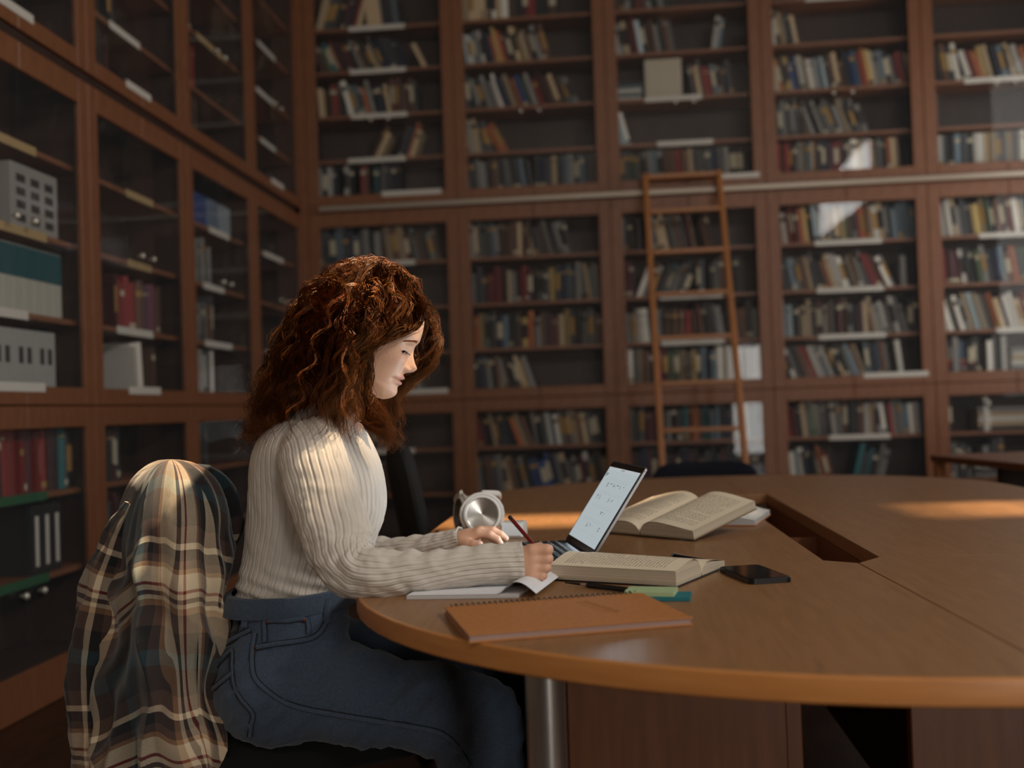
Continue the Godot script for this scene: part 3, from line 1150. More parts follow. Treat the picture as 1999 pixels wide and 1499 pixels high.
func office_chair(called: String, x: Transform3D, label: String, cloth: Material, back_w: float, back_h: float, back_y: float, back_tilt: float, arms := true) -> Node3D:
	# the sitter looks along +x
	var t := thing(called, label, "chair", x)
	var g := Geo.new()
	var P := PackedVector3Array()
	# seat cushion: a rounded pad
	for j in 9:
		var q := float(j) / 8
		var yy := lerpf(0.375, 0.45, q)
		var k := 1.0 - 0.12 * pow(absf(2.0 * q - 1.0), 3.0)
		for i in 40:
			var a := TAU * i / 40
			var e := pow(pow(absf(cos(a)), 4.0) + pow(absf(sin(a)), 4.0), 0.25)
			P.append(Vector3(cos(a) / e * 0.255 * k + 0.02, yy, sin(a) / e * 0.25 * k))
	g.grid(P, 40, 9, true)
	g.fan(P.slice(320, 360), Vector3.UP)
	g.fan(P.slice(0, 40), Vector3.DOWN)
	part("seat", g, cloth, t)
	var b := part("backrest", rounded_back(back_w, back_h, 0.075, 0.03), cloth, t)
	b.transform = Transform3D(Basis(Vector3(0, 0, 1), back_tilt), Vector3(-0.235, back_y, 0))
	g = Geo.new()
	g.bx(Vector3(-0.31, 0.36, -0.03), Vector3(-0.05, 0.374, 0.03), 0.003)
	g.bar(Vector3(-0.3, 0.365, 0), Vector3(-0.285, back_y + 0.2, 0), 0.05, 0.014, Vector3(0, 0, 1), 0.003)
	part("back_bracket", g, M.black, t)
	if arms:
		for s: float in [-1.0, 1.0]:
			g = Geo.new()
			g.tube([Vector3(0.06, 0.38, s * 0.2), Vector3(0.06, 0.385, s * 0.265), Vector3(0.05, 0.45, s * 0.278), Vector3(0.03, 0.60, s * 0.278)], [0.013], 10)
			g.box(Transform3D(Basis(), Vector3(-0.01, 0.613, s * 0.275)), Vector3(0.22, 0.028, 0.05), 0.01)
			part("armrest", g, M.black, t)
	g = Geo.new()
	g.lathe(Transform3D(), [Vector2(0, 0.07), Vector2(0.03, 0.07), Vector2(0.03, 0.22), Vector2(0.016, 0.225), Vector2(0.016, 0.372), Vector2(0.06, 0.374), Vector2(0, 0.3745)], 16)
	part("gas_column", g, M.black, t)
	for k in 5:
		g = Geo.new()
		var a := TAU * k / 5 + 0.3
		var d := Vector3(cos(a), 0, sin(a))
		g.bar(d * 0.025 + Vector3(0, 0.092, 0), d * 0.27 + Vector3(0, 0.07, 0), 0.04, 0.025, Vector3.UP.cross(d), 0.004)
		var leg := part("base_arm", g, M.black, t)
		var w := Geo.new()
		w.lathe(Transform3D(Basis(d, PI / 2) * Basis(), d * 0.27 + Vector3(0, 0.0275, 0)), [Vector2(0, -0.018), Vector2(0.024, -0.018), Vector2(0.0275, -0.012), Vector2(0.0275, 0.012), Vector2(0.024, 0.018), Vector2(0, 0.018)], 16)
		part("castor", w, M.black, leg)
	return t


func furniture() -> void:
	office_chair("office_chair", at(-0.652, 0, -2.165, deg_to_rad(33)), "black office chair the reader sits on, shirt over its back", M.black_fabric, 0.32, 0.48, 0.42, deg_to_rad(0), false)
	office_chair("office_chair", at(-0.335, 0, -3.3, deg_to_rad(10)), "black high-backed chair behind the reader at the table side", M.black, 0.40, 0.50, 0.46, deg_to_rad(10), true)
	office_chair("office_chair", at(0.40, 0, -4.50, deg_to_rad(-92)), "navy blue chair at the far end of the table", M.navy_fabric, 0.46, 0.38, 0.40, deg_to_rad(4), false)
	# library ladder leaning on the rail
	var t := thing("library_ladder", "wooden library ladder leaning against the bookcase rail", "ladder")
	var foot := Vector3(0.56, 0.0, -6.24)
	var head := Vector3(0.553, 2.575, -7.305)
	var dir := (head - foot).normalized()
	for s: float in [-1.0, 1.0]:
		var g := Geo.new()
		g.bar(foot + Vector3(s * 0.245, 0.012, 0), head + Vector3(s * 0.245, 0, 0), 0.036, 0.06, Vector3.RIGHT, 0.004)
		part("side_rail", g, M.ladder, t)
	for k in 8:
		var y := 0.30 + k * 0.2865
		var p := foot + dir * (y / dir.y)
		if y > 2.4:
			break
		var g := Geo.new()
		g.box(Transform3D(Basis(), p), Vector3(0.454, 0.026, 0.075), 0.004)
		part("rung", g, M.ladder, t)
	var g := Geo.new()
	g.box(Transform3D(Basis(), head + Vector3(0, -0.015, 0.0)), Vector3(0.454, 0.03, 0.075), 0.004)
	part("top_board", g, M.ladder, t)
	for s: float in [-1.0, 1.0]:
		g = Geo.new()
		var hk := head + Vector3(s * 0.245, -0.1, -0.02)
		g.tube([hk, hk + Vector3(0, 0.0, -0.012)], [0.006], 8)
		part("rail_hook", g, M.steel, t)
	# side desk by the right-hand bookcases
	t = thing("side_desk", "brown side desk at the right edge behind the oval table", "desk", at(1.49, 0, -5.2, deg_to_rad(8.4)))
	g = Geo.new()
	g.bx(Vector3(0, 0.725, 0), Vector3(1.5, 0.755, 1.1), 0.003)
	part("desk_top", g, M.table_panel, t)
	for p: Vector2 in [Vector2(0.03, 0.03), Vector2(1.47, 0.03), Vector2(0.03, 1.07), Vector2(1.47, 1.07)]:
		g = Geo.new()
		g.bx(Vector3(p.x - 0.02, 0, p.y - 0.02), Vector3(p.x + 0.02, 0.724, p.y + 0.02), 0.003)
		part("leg", g, M.ladder, t)
	g = Geo.new()
	g.bx(Vector3(0.06, 0.25, 0.5), Vector3(1.44, 0.724, 0.52))
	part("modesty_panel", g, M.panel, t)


# ---- things on the table ----

func text_page(seed_: int, paper: Color, ink: Color, lines: int) -> Image:
	# a printed page: grey lines of unreadable small type
	var r := RandomNumberGenerator.new()
	r.seed = seed_
	var w := 320
	var h := 448
	var im := Image.create(w, h, false, Image.FORMAT_RGB8)
	im.fill(paper)
	for k in 500:
		var c := paper * r.randf_range(0.97, 1.01)
		im.fill_rect(Rect2i(r.randi_range(0, w), r.randi_range(0, h), r.randi_range(2, 14), r.randi_range(1, 4)), c)
	var y := 44
	var step := (h - 88) / lines
	for i in lines:
		var x := 36 if r.randf() > 0.15 else 52
		var stop := w - 36 if r.randf() > 0.15 else w - 36 - r.randi_range(20, 150)
		while x < stop:
			var n := mini(r.randi_range(5, 22), stop - x)
			for q in range(x, x + n):
				if r.randf() > 0.22:
					im.fill_rect(Rect2i(q, y + r.randi_range(0, 1), 1, r.randi_range(3, 5)), paper.lerp(ink, r.randf_range(0.45, 0.95)))
			x += n + r.randi_range(3, 5)
		y += step
	return im


func page_edges(c: Color) -> StandardMaterial3D:
	# the cut edges of many leaves
	var im := Image.create(8, 128, false, Image.FORMAT_RGB8)
	var r := RandomNumberGenerator.new()
	r.seed = 5
	for y in 128:
		im.fill_rect(Rect2i(0, y, 8, 1), c * r.randf_range(0.72, 1.0))
	return textured(im, 0.9)


func open_book(called: String, label: String, gutter: Vector3, p: Vector3, s: Vector3, wide: float, long: float, tl: float, tr: float, arch: float, paper: Color, cover: Material, seed_: int) -> Node3D:
	# lies open: p towards the right-hand page, s along the spine away from the reader
	var up := s.cross(-p).normalized()
	if up.y < 0:
		up = -up
	var t := thing(called, label, "book", Transform3D(Basis(p, up, p.cross(up)), gutter))
	# local axes: x right page, y up, z = -s or s
	var zs := 1.0 if t.transform.basis.z.dot(s) > 0 else -1.0
	var print_m := textured(text_page(seed_, paper, Color(0.32, 0.3, 0.28), 30), 0.85)
	var edge_m := page_edges(paper * 0.94)
	var n := 22
	for side: float in [-1.0, 1.0]:
		var th := tl if side < 0 else tr
		var top := []
		for i in n + 1:
			var q := float(i) / n
			var hump := arch * sin(PI * pow(q, 0.55)) * (1.0 - 0.4 * q)
			var y := 0.003 + th * (0.35 + 0.65 * (1.0 - exp(-q * 9.0))) + hump
			top.append(Vector2(side * (0.001 + q * wide), y))
		# printed face
		var P := PackedVector3Array()
		var uv := PackedVector2Array()
		for j in 3:
			var v := float(j) / 2
			for i in n + 1:
				P.append(Vector3(top[i].x, top[i].y, zs * long * v))
				var q := float(i) / n
				uv.append(Vector2(q if side > 0 else 1.0 - q, 1.0 - v))
		var g := Geo.new()
		g.grid(P, n + 1, 3, false, uv)
		part("printed_page", g, print_m, t)
		# the block of leaves below it
		var e := Geo.new()
		for v: float in [0.0, 1.0]:
			var Q := PackedVector3Array()
			var qu := PackedVector2Array()
			for j in 2:
				for i in n + 1:
					Q.append(Vector3(top[i].x, lerpf(0.0025, top[i].y - 0.0001, j), zs * long * v))
					qu.append(Vector2(0.5, 1.0 - (top[i].y if j == 1 else 0.0) / maxf(th, 0.004) * 0.8))
			e.grid(Q, n + 1, 2, false, qu)
		var F := PackedVector3Array()
		var fu := PackedVector2Array()
		for j in 2:
			for i in 2:
				F.append(Vector3(top[n].x, lerpf(0.0025, top[n].y - 0.0001, j), zs * long * i))
				fu.append(Vector2(0.5, 1.0 - j * 0.8))
		e.grid(F, 2, 2, false, fu)
		part("page_block", e, edge_m, t)
		# two loose leaves that stand away from the block
		for k in 2:
			var Lp := PackedVector3Array()
			for j in 2:
				for i in n + 1:
					var q := float(i) / n
					Lp.append(Vector3(top[i].x * (1.0 - 0.012 * k), top[i].y + 0.0006 + (0.0035 + 0.0035 * k) * sin(PI * pow(q, 0.8)) * (0.3 + 0.7 * j), zs * long * (0.002 + 0.994 * j)))
			var lg := Geo.new()
			var lu := PackedVector2Array()
			for j in 2:
				for i in n + 1:
					lu.append(Vector2(float(i) / n if side > 0 else 1.0 - float(i) / n, 1.0 - j))
			lg.grid(Lp, n + 1, 2, false, lu)
			part("loose_leaf", lg, print_m, t)
		var c := Geo.new()
		c.bx(Vector3(minf(0, side * (wide + 0.003)), 0.0, minf(0, zs * long) - 0.002), Vector3(maxf(0, side * (wide + 0.003)), 0.0022, maxf(0, zs * long) + 0.002), 0.0006)
		part("cover_board", c, cover, t)
	return t


func rect_at(center: Vector3, long_dir: Vector2, called: String, label: String, category: String) -> Node3D:
	# local z along long_dir (x, z)
	var z := Vector3(long_dir.x, 0, long_dir.y).normalized()
	return thing(called, label, category, Transform3D(Basis(Vector3.UP.cross(z), Vector3.UP, z), center))


func rounded_rect(w: float, l: float, r: float) -> PackedVector2Array:
	var P := PackedVector2Array()
	for c: Array in [[1, 1, 0.0], [-1, 1, 90.0], [-1, -1, 180.0], [1, -1, 270.0]]:
		for i in 7:
			var a := deg_to_rad(c[2] + 15.0 * i)
			P.append(Vector2(c[0] * (w / 2 - r) + r * cos(a), c[1] * (l / 2 - r) + r * sin(a)))
	return P


func on_table() -> void:
	laptop()
	var kraft := plain(Color(0.74, 0.48, 0.25), 0.75)
	kraft.albedo_texture = noise_tex(77, 0.05, 256, [Color(0.9, 0.9, 0.9), Color(1, 1, 1)], 4)
	kraft.uv1_triplanar = true
	kraft.uv1_scale = Vector3(6, 6, 6)
	kraft_notebook(kraft)
	white_notebook()
	# open books
	var cream := Color(0.90, 0.84, 0.74)
	var dark := plain(Color(0.06, 0.05, 0.05), 0.6)
	var a := deg_to_rad(26)
	open_book("open_book", "thick open book lying between notebook and phone", Vector3(0.150, 0.7405, -1.872), Vector3(sin(a), 0, -cos(a)), Vector3(-cos(a), 0, -sin(a)), 0.112, 0.235, 0.023, 0.010, 0.009, cream, dark, 41)
	var s := Vector3(0.70, 0.0, -0.714)
	var tilt := Vector3(0.70 * 0.978, 0.208, -0.714 * 0.978)
	var p := Vector3(0.714, 0, 0.70)
	open_book("open_book", "open book with yellowed pages propped behind the laptop screen", Vector3(0.064, 0.7435, -2.46), p, tilt, 0.155, 0.225, 0.014, 0.017, 0.014, cream, plain(Color(0.5, 0.42, 0.3), 0.7), 43)
	open_book("open_book", "white open book lying underneath the yellowed open book", Vector3(0.17, 0.7405, -2.66), Vector3(0.96, 0, 0.28).normalized(), Vector3(0.28, 0, -0.96).normalized(), 0.175, 0.25, 0.012, 0.010, 0.022, Color(0.88, 0.88, 0.87), plain(Color(0.75, 0.45, 0.28), 0.6), 47)
	phone()
	pens()
	sticky_notes()
	headphones()


func laptop() -> void:
	var a := deg_to_rad(12.5)
	var hinge_near := Vector3(-0.041, 0.7405, -2.052)
	var away := Vector3(cos(a), 0, -sin(a))
	var along := Vector3(-sin(a), 0, -cos(a))
	var t := thing("laptop", "thin dark laptop with bright screen open before the reader", "laptop", Transform3D(Basis(away, Vector3.UP, -along), hinge_near + along * 0.14))
	# local: x away from the reader, z towards the camera, hinge at x = 0
	var W := 0.28
	var D := 0.2
	var body := plain(Color(0.09, 0.09, 0.10), 0.55, 0.2)
	var g := Geo.new()
	var P := PackedVector2Array()
	for q in rounded_rect(D, W, 0.01):
		P.append(Vector2(q.x - D / 2 + 0.004, q.y))
	g.slab(P, 0.002, 0.0125, 0.0012)
	for c: Vector2 in [Vector2(-0.02, 0.12), Vector2(-0.02, -0.12), Vector2(-0.18, 0.12), Vector2(-0.18, -0.12)]:
		g.lathe(Transform3D(Basis(), Vector3(c.x, 0.0, c.y)), [Vector2(0.0, 0.0), Vector2(0.005, 0.0), Vector2(0.006, 0.0021), Vector2(0.0, 0.0022)], 10)
	part("base", g, body, t)
	# keyboard: a shallow dark field and small keys
	var k := Geo.new()
	for r in 6:
		for c in 14:
			var cx := -0.022 - r * 0.0165
			var cz := -0.121 + c * 0.0186
			if r == 5 and c > 3 and c < 9:
				continue
			k.box(Transform3D(Basis(), Vector3(cx, 0.0132, cz)), Vector3(0.0138, 0.0014, 0.0158), 0.0004)
	k.box(Transform3D(Basis(), Vector3(-0.1045, 0.0132, 0.0)), Vector3(0.0138, 0.0014, 0.088), 0.0004)
	var keys := part("keyboard", k, plain(Color(0.03, 0.03, 0.033), 0.55), t, "black keys")
	keys.set_meta("kind", "stuff")
	var lg := Geo.new()
	var r2 := RandomNumberGenerator.new()
	r2.seed = 3
	for r in 5:
		for c in 14:
			lg.box(Transform3D(Basis(), Vector3(-0.022 - r * 0.0165, 0.014, -0.121 + c * 0.0186)), Vector3(r2.randf_range(0.002, 0.0035), 0.0002, r2.randf_range(0.002, 0.004)))
	var legends := part("key_legends", lg, plain(Color(0.75, 0.75, 0.74), 0.6), t, "small white key legends")
	legends.set_meta("kind", "stuff")
	g = Geo.new()
	g.box(Transform3D(Basis(), Vector3(-0.157, 0.0126, 0.0)), Vector3(0.065, 0.0006, 0.105), 0.0002)
	part("trackpad", g, plain(Color(0.11, 0.11, 0.12), 0.5, 0.1), t)
	# lid leaning back
	var al := deg_to_rad(56)
	var lx := Transform3D(Basis(Vector3(cos(al), sin(al), 0), Vector3(-sin(al), cos(al), 0), Vector3(0, 0, 1)), Vector3(0.0, 0.011, 0))
	var lid := Node3D.new()
	g = Geo.new()
	P = PackedVector2Array()
	for q in rounded_rect(0.202, W, 0.009):
		P.append(Vector2(q.x + 0.101, q.y))
	g.slab(P, -0.0055, 0.0, 0.001)
	lid.free()
	var lo := part("lid", g, plain(Color(0.5, 0.5, 0.51), 0.35, 0.85), t, "silver lid")
	lo.transform = lx
	g = Geo.new()
	P = PackedVector2Array()
	for q in rounded_rect(0.196, W - 0.005, 0.008):
		P.append(Vector2(q.x + 0.1005, q.y))
	g.slab(P, 0.0, 0.0008, 0.0003)
	part("bezel", g, plain(Color(0.012, 0.012, 0.014), 0.2), lo, "black screen bezel")
	g = Geo.new()
	g.quad_uv(Vector3(0.017, 0.0012, -0.132), Vector3(0.017, 0.0012, 0.132), Vector3(0.187, 0.0012, 0.132), Vector3(0.187, 0.0012, -0.132), Vector3.UP)
	var im := screen_image()
	var sm := plain(Color(0.02, 0.02, 0.02), 0.25)
	sm.emission_enabled = true
	sm.emission_texture = ImageTexture.create_from_image(im)
	sm.emission = Color.BLACK
	sm.emission_energy_multiplier = 0.62
	part("screen", g, sm, lo, "glowing white screen")
	g = Geo.new()
	g.tube([Vector3(0.002, 0.0105, -0.12), Vector3(0.002, 0.0105, 0.12)], [0.005], 12)
	part("hinge", g, body, t)
	var l := AreaLight3D.new()
	l.name = "screen_light"
	lo.add_child(l)
	l.position = Vector3(0.102, 0.004, 0)
	l.look_at_from_position(l.global_position, l.global_position + lo.global_basis.y, Vector3(0, 0, 1))
	l.area_size = Vector2(0.264, 0.17)
	l.light_color = Color(0.9, 0.96, 1.0)
	l.light_energy = 0.14
	l.area_range = 12.0
	l.area_attenuation = 2.0
	l.shadow_enabled = true


func screen_image() -> Image:
	# a pale page with a few small dark marks
	var im := Image.create(528, 340, false, Image.FORMAT_RGB8)
	im.fill(Color(0.82, 0.87, 0.88))
	var r := RandomNumberGenerator.new()
	r.seed = 12
	im.fill_rect(Rect2i(0, 0, 528, 14), Color(0.86, 0.89, 0.9))
	im.fill_rect(Rect2i(226, 5, 60, 4), Color(0.6, 0.62, 0.64))
	for k in 3:
		im.fill_rect(Rect2i(14, 30 + k * 5, 40 - 8 * k, 3), Color(0.35, 0.37, 0.4))
	for row in 4:
		for c in 7:
			var x := 90 + c * 56
			var y := 58 + row * 62
			im.fill_rect(Rect2i(x, y, 5, 4), Color(0.5, 0.53, 0.56))
			if r.randf() < 0.5:
				for q in r.randi_range(1, 3):
					im.fill_rect(Rect2i(x - 18, y + 14 + q * 7, r.randi_range(12, 34), 3), Color(0.4, 0.43, 0.47) if r.randf() < 0.6 else Color(0.62, 0.66, 0.69))
	for c in 8:
		im.fill_rect(Rect2i(70 + c * 56, 50, 1, 250), Color(0.76, 0.81, 0.82))
	for c in 5:
		im.fill_rect(Rect2i(70, 50 + c * 62, 392, 1), Color(0.76, 0.81, 0.82))
	return im


func kraft_notebook(kraft: Material) -> void:
	# corner nearest the reader and camera, then along the front edge
	var fl := Vector3(-0.188, 0.7405, -1.379)
	var ex := Vector3(0.291, 0, -0.09).normalized()
	var ez := Vector3(-ex.z, 0, ex.x)
	if ez.z < 0:
		ez = -ez
	var t := thing("kraft_notebook", "closed brown kraft-cover spiral notebook at the table edge", "notebook", Transform3D(Basis(ex, Vector3.UP, ez), fl))
	var L := 0.305
	var D := 0.21
	var g := Geo.new()
	g.bx(Vector3(0, 0, -D), Vector3(L, 0.0024, 0), 0.0006)
	part("back_cover", g, kraft, t)
	g = Geo.new()
	g.bx(Vector3(0.002, 0.0024, -D + 0.006), Vector3(L - 0.002, 0.0095, -0.002))
	part("page_block", g, page_edges(Color(0.72, 0.60, 0.55)), t)
	g = Geo.new()
	g.bx(Vector3(0, 0.0095, -D), Vector3(L, 0.0112, 0), 0.0006)
	part("front_cover", g, kraft, t)
	# faint pressed strokes on the cover
	g = Geo.new()
	var r := RandomNumberGenerator.new()
	r.seed = 4
	for i in 9:
		var c := Vector3(0.198 + i * 0.0024 + r.randf_range(-0.0015, 0.0015), 0.0113, -0.168 + i * 0.0115)
		var h := r.randf_range(0.009, 0.014)
		g.bar(c + Vector3(-h, 0, 0.0022), c + Vector3(h, 0, -0.0022), 0.0011, 0.0003, Vector3(0, 0, 1))
		g.bar(c + Vector3(h * 0.2, 0, 0.0045), c + Vector3(h, 0, 0.003), 0.0009, 0.0003, Vector3(0, 0, 1))
	part("cover_lettering", g, plain(Color(0.50, 0.30, 0.15), 0.8), t, "faint dark lettering")
	# wire coil along the far edge, one turn after another
	var coil := Geo.new()
	var path := []
	var turns := 34
	for i in turns * 12 + 1:
		var q := TAU * i / 12.0
		path.append(Vector3(0.01 + (L - 0.02) * i / (turns * 12.0), 0.0062 + 0.0078 * cos(q), -D + 0.001 + 0.0065 * sin(q)))
	coil.tube(path, [0.0008], 5)
	part("wire_coil", coil, plain(Color(0.12, 0.1, 0.09), 0.4, 0.5), t, "dark spiral wire")


func white_notebook() -> void:
	var t := thing("exercise_notebook", "open white notebook the reader is writing in", "notebook")
	var A := Vector3(-0.330, 0, -1.708)
	var B := Vector3(-0.122, 0, -1.702)
	var C := Vector3(-0.072, 0, -1.995)
	var D := Vector3(-0.292, 0, -2.004)
	var nu := 40
	var nv := 30
	var P := PackedVector3Array()
	var uv := PackedVector2Array()
	for j in nv + 1:
		var v := float(j) / nv
		for i in nu + 1:
			var u := float(i) / nu
			var p := A.lerp(B, u).lerp(D.lerp(C, u), v)
			var c := clampf((u - 0.72) / 0.28, 0.0, 1.0)
			var y := 0.7405 + 0.0065 + 0.019 * sin(PI * pow(c, 0.9)) * (1.0 - 0.55 * v)
			P.append(Vector3(p.x, y, p.z))
			uv.append(Vector2(u, v))
	var im := Image.create(256, 320, false, Image.FORMAT_RGB8)
	im.fill(Color(0.92, 0.92, 0.93))
	for k in 26:
		im.fill_rect(Rect2i(0, 14 + k * 12, 256, 1), Color(0.80, 0.82, 0.87))
	var r := RandomNumberGenerator.new()
	r.seed = 8
	for k in 9:
		var x := 150
		while x < 225:
			im.fill_rect(Rect2i(x, 124 + k * 12 + r.randi_range(0, 3), r.randi_range(2, 5), r.randi_range(2, 6)), Color(0.5, 0.5, 0.56))
			x += r.randi_range(4, 9)
	var g := Geo.new()
	g.grid(P, nu + 1, nv + 1, false, uv)
	part("top_sheet", g, textured(im, 0.8), t)
	# the leaves below
	var m := PackedVector2Array([Vector2(A.x, A.z), Vector2(lerpf(A.x, B.x, 0.86), lerpf(A.z, B.z, 0.86)), Vector2(lerpf(D.x, C.x, 0.86), lerpf(D.z, C.z, 0.86)), Vector2(D.x, D.z)])
	g = Geo.new()
	g.slab(m, 0.7405, 0.7462)
	part("page_block", g, page_edges(Color(0.95, 0.94, 0.93)), t)


func phone() -> void:
	var t := rect_at(Vector3(0.238, 0.7405, -1.868), Vector2(0.24, 0.97), "smartphone", "black smartphone lying face up right of the open book", "phone")
	var g := Geo.new()
	g.slab(rounded_rect(0.074, 0.150, 0.011), 0.0, 0.0085, 0.0012)
	part("case", g, plain(Color(0.015, 0.015, 0.017), 0.4), t)
	g = Geo.new()
	g.slab(rounded_rect(0.068, 0.144, 0.009), 0.0085, 0.0089, 0.0002)
	part("screen", g, plain(Color(0.006, 0.006, 0.008), 0.06), t, "dark glossy screen, switched off")
	g = Geo.new()
	g.bx(Vector3(0.0365, 0.003, 0.02), Vector3(0.0378, 0.0055, 0.045), 0.0005)
	part("side_button", g, M.black, t)


func pens() -> void:
	# black pen that points from under the sticky notes to the notebook
	var a: Vector3 = Vector3(-0.081, 0.745, -1.817)
	var b: Vector3 = Vector3(0.041, 0.745, -1.718)
	var t := thing("black_pen", "slim black pen in front of the thick open book", "pen")
	var d := (b - a).normalized()
	var g := Geo.new()
	g.tube([a + d * 0.048, a + d * 0.05, a + d * 0.14, a + d * 0.142], [0.0038, 0.0044, 0.0044, 0.003], 12)
	part("barrel", g, plain(Color(0.01, 0.01, 0.012), 0.35), t)
	g = Geo.new()
	g.tube([a, a + d * 0.034, a + d * 0.036], [0.0012, 0.0022, 0.0022], 10)
	part("refill_tip", g, M.black, t)
	g = Geo.new()
	g.tube([a + d * 0.0345, a + d * 0.048], [0.0022, 0.0039], 12)
	part("metal_cone", g, M.steel, t)
	a = Vector3(0.113, 0.745, -2.105)
	b = Vector3(0.167, 0.745, -2.028)
	t = thing("blue_pen", "dark blue pen with silver clip behind the thick open book", "pen")
	d = (b - a).normalized()
	g = Geo.new()
	g.tube([a, a + d * 0.002, a + d * 0.115, a + d * 0.13], [0.003, 0.0046, 0.0046, 0.0012], 12)
	part("barrel", g, plain(Color(0.03, 0.04, 0.14), 0.3), t)
	g = Geo.new()
	g.bar(a + d * 0.004 + Vector3(0, 0.0062, 0.0), a + d * 0.035 + Vector3(0, 0.0058, 0), 0.0035, 0.001, Vector3(0, 0, 1), 0.0003)
	g.tube([a + d * 0.002, a + d * 0.008], [0.0049, 0.0049], 12)
	part("clip", g, plain(Color(0.9, 0.9, 0.92), 0.2, 0.9), t)


func sticky_notes() -> void:
	var c: Vector3 = Vector3(0.061, 0.745, -1.684)
	var lower := rect_at(Vector3(c.x + 0.018, 0.7405, c.z + 0.006), Vector2(0.97, 0.12), "sticky_note_pad", "teal sticky-note pad under the pale green one", "notepad")
	var g := Geo.new()
	g.bx(Vector3(-0.026, 0, -0.038), Vector3(0.026, 0.006, 0.038), 0.0003)
	part("leaves", g, plain(Color(0.12, 0.44, 0.47), 0.8), lower)
	var upper := rect_at(Vector3(c.x - 0.004, 0.7467, c.z), Vector2(0.97, 0.2), "sticky_note_pad", "pale green sticky-note pad beside the kraft notebook", "notepad")
	g = Geo.new()
	g.bx(Vector3(-0.025, 0, -0.038), Vector3(0.025, 0.007, 0.038), 0.0003)
	part("leaves", g, plain(Color(0.66, 0.74, 0.56), 0.85), upper)


func headphones() -> void:
	var t := thing("headphones", "white over-ear headphones with metal discs on the table", "headphones")
	var metal := plain(Color(0.62, 0.6, 0.57), 0.22, 0.95)
	var white := plain(Color(0.80, 0.77, 0.74), 0.4)
	# each cup: axis, centre
	var cups := [[Vector3(-0.299, 0.796, -2.5), Vector3(0.16, 0.2, 0.97).normalized()], [Vector3(-0.36, 0.785, -2.6), Vector3(-0.9, 0.05, 0.42).normalized()]]
	var tops := []
	for c: Array in cups:
		var y: Vector3 = c[1]
		var x := Vector3.UP.cross(y).normalized()
		var xf := Transform3D(Basis(x, y, x.cross(y)), c[0])
		xf.origin.y = maxf(xf.origin.y, 0.7405 + 0.0465)
		var g := Geo.new()
		g.lathe(xf, [Vector2(0.0, -0.022), Vector2(0.036, -0.022), Vector2(0.044, -0.016), Vector2(0.0465, -0.004), Vector2(0.046, 0.006), Vector2(0.042, 0.010), Vector2(0.038, 0.009)], 40)
		var cup := part("ear_cup", g, white, t)
		g = Geo.new()
		g.lathe(xf, [Vector2(0.038, 0.0088), Vector2(0.036, 0.0075), Vector2(0.003, 0.0015), Vector2(0.0, 0.0015)], 48)
		part("metal_disc", g, metal, cup, "spun metal disc")
		g = Geo.new()
		var ring := []
		for i in 25:
			var a := TAU * i / 24
			ring.append(xf * Vector3(cos(a) * 0.036, -0.027, sin(a) * 0.036))
		g.tube(ring, [0.011], 10, false)
		part("ear_pad", g, plain(Color(0.78, 0.75, 0.72), 0.7), cup)
		# yoke arm over the top of the cup
		g = Geo.new()
		var arm := []
		for i in 15:
			var a := lerpf(deg_to_rad(-35), deg_to_rad(215), i / 14.0)
			arm.append(xf.origin + (xf.basis.x * cos(a) + Vector3.UP * sin(a) * 0.98) * 0.049 - xf.basis.y * 0.002)
		g.tube(arm, [0.0042], 8)
		part("yoke", g, white, t)
		tops.append(xf.origin + Vector3(0, 0.05, 0))
	var g := Geo.new()
	var a: Vector3 = tops[0]
	var b: Vector3 = tops[1]
	# the band lies back behind the cups
	var path := curve([a + Vector3(0, -0.002, -0.01), a + Vector3(0.035, -0.008, -0.05), a + Vector3(0.02, -0.03, -0.13), (a + b) / 2 + Vector3(-0.02, -0.038, -0.18), b + Vector3(-0.03, -0.025, -0.11), b + Vector3(-0.012, -0.006, -0.04), b + Vector3(0, 0.002, 0)], 40)
	g.tube(path, [0.007], 10, true, 0.6)
	part("headband", g, white, t)
	var box := rect_at(Vector3(-0.226, 0.7405, -2.51), Vector2(-0.12, 0.99), "charger_box", "small white box beside the headphones", "box")
	g = Geo.new()
	g.bx(Vector3(-0.030, 0, -0.028), Vector3(0.026, 0.036, 0.026), 0.004)
	part("shell", g, M.white, box)
	g = Geo.new()
	g.bx(Vector3(-0.0245, 0.005, 0.0262), Vector3(0.0215, 0.032, 0.0285), 0.002)
	part("front_panel", g, plain(Color(0.9, 0.92, 0.93), 0.35), box)


# ---- the reader ----

